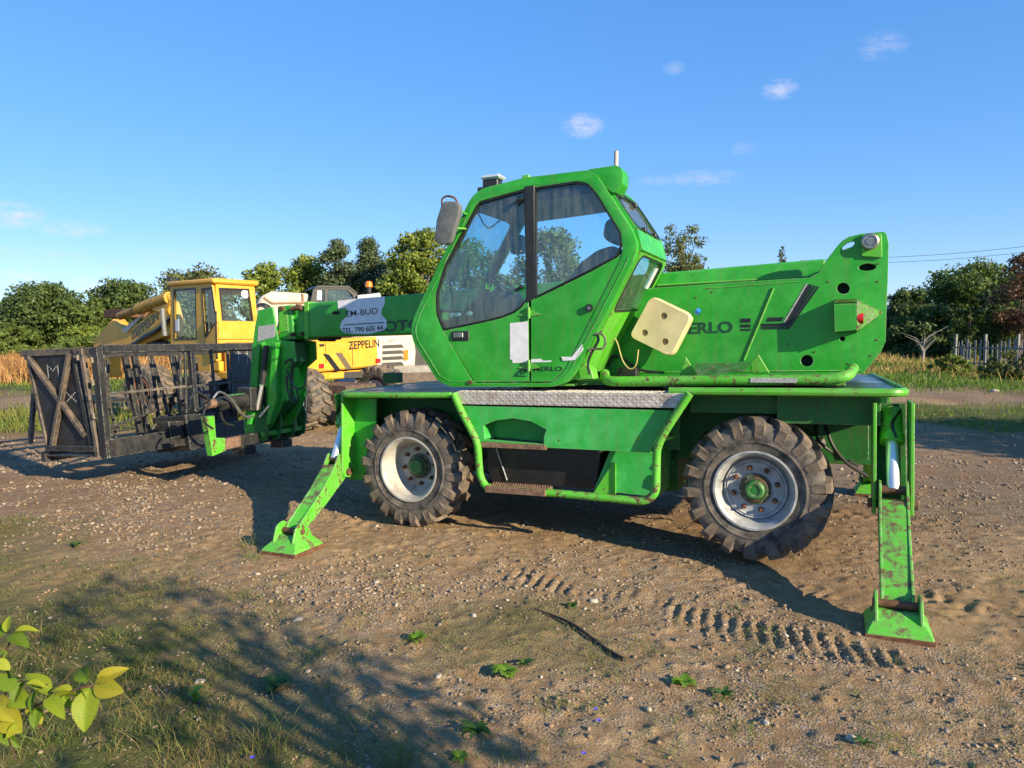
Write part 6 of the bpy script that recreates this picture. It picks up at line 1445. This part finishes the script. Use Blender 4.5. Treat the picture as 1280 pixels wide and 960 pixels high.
def tree(name, label, px, base_y_d, h, w_, mat, nclump=70, leaves=9000, size=.14, shape='round', trunk_h=.25, group='trees behind the yard', seed=0, cat='tree', trunk_mat=None, density=1.):
    d = base_y_d; P = at_depth(px, 470, d); r_ = root(name, label, cat, loc=(P[0], P[1], 0.), group=group)
    R = random.Random(seed * 13 + 5); cs, rs, limbs = [], [], []
    nclump = int(nclump * 1.5); leaves = int(leaves * 1.6); size = size * .9
    for i in range(nclump):
        for _ in range(30):
            a = R.random() * 2 * pi; t = R.random(); rr = R.random() ** .5
            if shape == 'round': prof = sin(pi * (.12 + .83 * t)) ** .6
            elif shape == 'cone': prof = (1 - t) ** .85 + .04
            elif shape == 'column': prof = .5 + .5 * sin(pi * (.15 + .75 * t))
            elif shape == 'spire': prof = (1 - t) ** .55 * (.8 + .25 * sin(14 * t + seed)) + .05
            elif shape == 'wide': prof = (1 - t ** 3) ** .7
            elif shape == 'sparse': prof = sin(pi * (.25 + .7 * t))
            break
        prof *= .72 + .45 * R.random()
        z = h * (trunk_h + (1 - trunk_h) * (.06 + .88 * t)); cs.append((w_ / 2 * prof * rr * cos(a), w_ / 2 * prof * rr * sin(a), z)); rs.append((.13 + .11 * R.random()) * min(w_, h) * (.75 if shape in ('cone', 'sparse') else 1) * (1.2 - (1.0 if shape == 'cone' else .55) * t))
        limbs.append(cs[-1])
    bm = bmesh.new(); tr = max(.04, h * .022); lean = (R.random() - .5) * .06 * h
    tube_bm(bm, [(0, 0, -.2), (lean * .2, 0, h * .25), (lean * .6, 0, h * .55), (lean, 0, h * .9)], [tr * 1.3, tr, tr * .6, tr * .15], 8)
    finish(bm, 'trunk', trunk_mat or BARK, r_)
    bm = bmesh.new()
    for c in limbs[::max(1, nclump // 18)]:
        z0 = min(c[2] * .75, h * .8); s = lean * z0 / h
        tube_bm(bm, [(s, 0, z0 * .8), (c[0] * .5 + s * .5, c[1] * .5, (z0 * .8 + c[2]) / 2 + .05 * h), c], [tr * .4, tr * .25, tr * .08], 5)
    finish(bm, 'limbs', trunk_mat or BARK, r_)
    rs = np.array(rs); wgt = rs ** 2; n_per = np.maximum(3, (leaves * wgt / wgt.sum() * (.6 + .8 * np.array([R.random() for _ in rs])))).astype(int)
    leaf_cloud('crown', np.array(cs), rs, n_per, size, mat, r_); return r_
T_DARK = leafmat('dark_green_foliage', [(.028, .055, .018), (.06, .10, .028), (.10, .145, .038), (.15, .19, .055)], .28)
T_MID = leafmat('mid_green_foliage', [(.035, .065, .016), (.08, .12, .025), (.13, .18, .04), (.20, .24, .06)], .3)
T_YEL = leafmat('yellowing_foliage', [(.06, .10, .018), (.13, .18, .026), (.22, .27, .045), (.32, .34, .06)], .3)
T_PINE = leafmat('blue_green_needles', [(.025, .05, .022), (.055, .085, .038), (.095, .13, .055), (.14, .17, .07)], .2)
T_RED = leafmat('brownish_red_foliage', [(.06, .035, .02), (.12, .06, .035), (.16, .09, .05)], .2)
T_BIR = leafmat('birch_foliage', [(.07, .09, .03), (.13, .15, .045), (.21, .22, .07)], .3)
def px_h(py, d): return EYE + (HOR - py) / FPX * d
# left group
D = 52
tree('broad_tree', 'large dense dark-green tree at the far left edge', 56, D, px_h(354, D), 6.0, T_DARK, 110, 18000, .15, 'round', .05, seed=1)
tree('broad_tree', 'lower bushy tree joined to the right of the far-left tree', 108, D, px_h(372, D), 4.6, T_MID, 60, 9000, .16, 'round', .03, seed=2)
tree('broad_tree', 'rounded tree behind the excavator boom', 158, 56, px_h(350, 56), 6.0, T_DARK, 80, 12000, .17, 'round', .04, seed=3)
tree('broad_tree', 'pale loose tree showing just above the yellow cab', 246, 60, px_h(335, 60), 7.5, T_BIR, 60, 8000, .17, 'round', .1, seed=4)
tree('shrub', 'low green shrub at the foot of the far-left tree', 15, 48, 2.4, 5., T_MID, 40, 5000, .15, 'wide', .0, seed=5, cat='shrub', group='shrubs behind the yard')
tree('shrub', 'low yellowish shrub left of the boom tip', 112, 44, 2.3, 4.5, T_YEL, 40, 5000, .13, 'wide', .0, seed=6, cat='shrub', group='shrubs behind the yard')
tree('shrub', 'dull green shrub seen through the basket rails', 150, 42, 2.0, 7., T_MID, 40, 5000, .14, 'wide', .0, seed=16, cat='shrub', group='shrubs behind the yard')
# centre row
tree('broad_tree', 'yellowing tree directly right of the yellow cab', 340, 44, px_h(326, 44), 3.6, T_YEL, 60, 9000, .13, 'round', .05, seed=7)
tree('broad_tree', 'yellow-green tree second to the right of the yellow cab', 382, 45, px_h(316, 45), 4.0, T_YEL, 65, 10000, .13, 'round', .05, seed=8)
tree('pine_tree', 'dark pine, left one of the pair above the green boom', 424, 43, px_h(296, 43), 3.6, T_PINE, 90, 14000, .10, 'spire', .05, seed=9)
tree('pine_tree', 'dark pine, right one of the pair above the green boom', 465, 44, px_h(293, 44), 4.0, T_PINE, 95, 15000, .10, 'spire', .05, seed=10)
tree('broad_tree', 'tall light-green tree just left of the side mirror', 528, 40, px_h(284, 40), 3.8, T_YEL, 75, 11000, .12, 'round', .1, seed=11)
tree('broad_tree', 'bushy green tree low behind the side mirror', 506, 46, px_h(322, 46), 4.5, T_MID, 60, 9000, .14, 'round', .05, seed=12)
tree('broad_tree', 'green tree seen through the front cab window', 590, 42, px_h(298, 42), 5.0, T_MID, 70, 10000, .13, 'round', .05, seed=13)
tree('broad_tree', 'birch-like tree seen through the rear cab window', 690, 42, px_h(285, 42), 5.0, T_BIR, 70, 10000, .13, 'round', .05, seed=14)
tree('broad_tree', 'low tree hidden mostly behind the seat', 760, 46, px_h(330, 46), 5.0, T_MID, 60, 7000, .14, 'round', .05, seed=17)
tree('birch_tree', 'slender loose birch rising right of the cab', 850, 38, px_h(277, 38), 2.7, T_BIR, 110, 7000, .08, 'column', .12, seed=15)
tree('birch_tree', 'smaller birch shoot beside the slender birch', 872, 39, px_h(312, 39), 1.3, T_BIR, 22, 1600, .10, 'column', .12, seed=18)
tree('fir_tree', 'thin fir top poking above the boom', 974, 60, px_h(301, 60), 3.6, T_PINE, 130, 7000, .10, 'cone', .1, seed=19)
tree('broad_tree', 'broad green tree hidden behind the cab and boom', 430, 60, px_h(345, 60), 12.0, T_DARK, 60, 8000, .2, 'wide', .0, seed=20)
# right group
tree('broad_tree', 'big spreading tree behind the hedge at right', 1212, 62, px_h(329, 62), 8.5, T_MID, 80, 14000, .18, 'round', .1, seed=21)
tree('broad_tree', 'dark tree touching the rear of the machine at right', 1130, 58, px_h(362, 58), 4.5, T_DARK, 55, 8000, .17, 'round', .0, seed=22)
tree('cypress_tree', 'dark narrow cypress, taller one above the hedge', 1230, 52, px_h(352, 52), 1.8, T_DARK, 45, 6000, .11, 'column', .0, seed=23)
tree('cypress_tree', 'dark narrow cypress, shorter one right of the taller', 1246, 52, px_h(362, 52), 1.8, T_DARK, 40, 5000, .11, 'column', .0, seed=24)
tree('fir_tree', 'small young fir in front of the hedge top', 1209, 47, px_h(378, 47), 1.2, T_MID, 30, 2500, .09, 'cone', .0, seed=25)
tree('bare_tree', 'thin reddish-brown tree at the right edge', 1273, 46, px_h(312, 46), 3.6, T_RED, 60, 3800, .10, 'sparse', .25, seed=26)
tree('broad_tree', 'dark low tree between the machine and the hedge', 1165, 55, px_h(382, 55), 6., T_DARK, 60, 9000, .16, 'wide', .0, seed=27)
tree('broad_tree', 'dark tree filling in behind the right hedge', 1265, 60, px_h(365, 60), 7., T_DARK, 60, 9000, .18, 'round', .0, seed=28)
tree('shrub', 'dusty green bush in front of the picket fence at right', 1268, 27, 1.15, 2.4, T_BIR, 34, 3500, .07, 'wide', .0, seed=29, cat='shrub', group='shrubs behind the yard')
tree('shrub', 'small light bush beside the left end of the fence', 1190, 31, .9, 1.8, T_YEL, 26, 2200, .07, 'wide', .0, seed=30, cat='shrub', group='shrubs behind the yard')
# clipped hedge
def hedge():
    r_ = root('hedge', 'long dark clipped hedge behind the picket fence', 'hedge', loc=tuple(list(at_depth(1268, 470, 48)[:2]) + [0.]))
    n = 38000; L, Dp, Hh = 9.5, 1.6, px_h(389, 48); f = rng.random(n); x = (rng.random(n) - .5) * L; y = (rng.random(n) - .5) * Dp; z = rng.random(n) * Hh
    k = rng.random(n); z = np.where(k < .3, Hh - .12 * rng.random(n) + fbm(x, y, 1, 2, 9) * .3, z); y = np.where(k > .3, -Dp / 2 + .3 * rng.random(n) + fbm(x, z, 1.2, 2, 8) * .5, y)
    P = np.stack([x, y, z], 1); a = rng.normal(size=(n, 3)); a /= np.linalg.norm(a, axis=1)[:, None]; b = np.cross(a, rng.normal(size=(n, 3))); b /= np.linalg.norm(b, axis=1)[:, None]; s = .10
    V = np.stack([P - a * s, P + b * s * .5, P + a * s, P - b * s * .5], 1).reshape(-1, 3); np_mesh('foliage', V, np.arange(n * 4).reshape(-1, 4), T_DARK, r_)
    bm = bmesh.new(); box_bm(bm, (-L / 2 + 1.6, -Dp / 2 + .45, 0), (L / 2 - .5, Dp / 2 - .2, Hh - .55)); finish(bm, 'dark_core', simple('hedge_inside', (.012, .02, .008), .9), r_)  # solid near-black box paints the shade inside the hedge
hedge()
# dead white-barked little tree
r_ = root('dead_tree', 'small bare tree with whitewashed trunk in front of the dark trees', 'tree', loc=tuple(list(at_depth(1152, 470, 42)[:2]) + [0.]))
WB = simple('whitewashed_bark', (.22, .21, .19), .8); bm = bmesh.new()
tube_bm(bm, [(0, 0, 0), (.05, 0, .7), (-.1, 0, 1.3)], [.11, .09, .03], 7); finish(bm, 'trunk', WB, r_)
bm = bmesh.new()
for k in range(11):
    a = k * 1.9; tube_bm(bm, [(0, 0, .65 + .05 * k), (cos(a) * .35, sin(a) * .3, 1.05 + .06 * k), (cos(a) * (.7 + .08 * k), sin(a) * .5, 1.2 + .08 * k + .3 * rnd.random())], [.035, .02, .008], 5)
finish(bm, 'branches', WB, r_)
# picket fence of weathered boards and posts
fr_ = at_depth(1192, 470, 36); fe_ = at_depth(1330, 470, 30)
fn = root('picket_fence', 'weathered grey board fence with gaps at the right edge of the yard', 'fence', loc=(fr_[0], fr_[1], 0.))
FW_ = simple('weathered_grey_wood', (.22, .21, .19), .85, 0, .35, 8, .4); dv_ = Vector((fe_[0] - fr_[0], fe_[1] - fr_[1], 0)); Lf = dv_.length; du_ = dv_.normalized(); nn = Vector((-du_.y, du_.x, 0))
k = 0; s_ = 0.
while s_ < Lf:
    w__ = .07 + .07 * rnd.random(); h_ = 1.25 + .30 * rnd.random(); p = du_ * s_; lean = (rnd.random() - .5) * .10
    beam('board', p + Vector((0, 0, -.05)), p + du_ * lean + Vector((0, 0, h_)), w__, .022, FW_, fn, nn, .002); s_ += w__ + .06 + .16 * rnd.random() ** 2
    k += 1
for i in range(4): p = du_ * (Lf * i / 3.3) + nn * .06; beam('post', p + Vector((0, 0, -.1)), p + Vector((0, 0, 1.75)), .10, .10, FW_, fn, nn)
for z_ in (.35, 1.1): beam('rail', nn * .03 + Vector((0, 0, z_)), du_ * Lf + nn * .03 + Vector((0, 0, z_)), .035, .07, FW_, fn)
# small house roof among the trees
hs2 = at_depth(1148, 470, 75); ho = root('house', 'distant house with red-brown roof half hidden by the trees at right', 'house', loc=(hs2[0], hs2[1], 0.))
hh = px_h(374, 75); bm = bmesh.new(); box_bm(bm, (-2.2, 0, 0), (2.2, 5, hh - 1.4)); finish(bm, 'wall', simple('pale_render', (.5, .46, .40), .9), ho)
pv('roof', [(-2.5, hh - 1.5), (2.5, hh - 1.5), (0, hh)], -.3, 5.3, simple('red_brown_tiles', (.20, .10, .08), .8, 0, .3, 3, .4), ho, bevel=.02)
box('window', (-.8, -.05, 1.2), (.4, .01, 2.4), simple('dark_window_glass', (.03, .04, .05), .1, 0, .1), ho)
# utility lines
for i, (y0, y1, lab) in enumerate([(321, 304, 'thin upper overhead wire at the right edge'), (327, 312, 'thin lower overhead wire at the right edge')]):
    a = Vector(at_depth(1000, y0 + 5, 55)); b = Vector(at_depth(1420, y1 - 12, 46)); m = (a + b) / 2 - Vector((0, 0, .35))
    wi = tube('overhead_wire', catmull([a - (b - a) * .0, m, b], 10), .014, simple('wire', (.05, .05, .05), .6), None, 5); tag(wi, lab, 'wire', 'overhead wires')
for px, lab in ((1420, 'wooden utility pole right of the frame carrying the wires'),):
    P = at_depth(px, 470, 46); r_ = root('utility_pole', lab, 'pole', loc=(P[0], P[1], 0.)); tube('pole', [(0, 0, -.2), (0, 0, 8.6)], .13, BARK, r_, 10); box('cross_arm', (-.8, -.06, 8.1), (.8, .06, 8.25), BARK, r_)
# vegetation behind the photographer that throws the shade in the lower left, and to the right
def shade_tree(name, lab, x, y, h, w_, leaves, size, seed, shape='round', th=.2, nc=50):
    r0 = tree(name, lab, 640, 30, h, w_, T_MID, nc, leaves, size, shape, th, seed=seed, group='trees round the yard edge'); r0.location = (x, y, 0); return r0
shade_tree('hornbeam_shrub', 'young leafy hornbeam growing right behind the photographer', 2.96, -.46, 3.1, 1.7, 380, .055, 40, 'round', .50, 40)
shade_tree('broad_tree', 'tree standing at the right side of the yard', 14.8, 6.6, 5.0, 5.0, 9000, .13, 42, 'round', .0, 50)
# far tree line closing the horizon
n = 60000; a = rng.random(n) * 2 * pi; az = (rng.random(n) - .5) * 1.9; rad = 150 + 60 * rng.random(n); x = np.sin(az) * rad; y = np.cos(az) * rad; hgt = (2.5 + 3.5 * np.clip(.5 + fbm(az * 40, rad * .01, 1, 4, 5) * 2, 0, 1)); z = rng.random(n) ** .7 * hgt
P = np.stack([x, y, z], 1); A_ = rng.normal(size=(n, 3)); A_ /= np.linalg.norm(A_, axis=1)[:, None]; B_ = np.cross(A_, rng.normal(size=(n, 3))); B_ /= np.linalg.norm(B_, axis=1)[:, None]; s = .7
V = np.stack([P - A_ * s, P + B_ * s * .6, P + A_ * s, P - B_ * s * .6], 1).reshape(-1, 3)
tag(np_mesh('distant_wood', V, np.arange(n * 4).reshape(-1, 4), T_MID), kind='stuff')
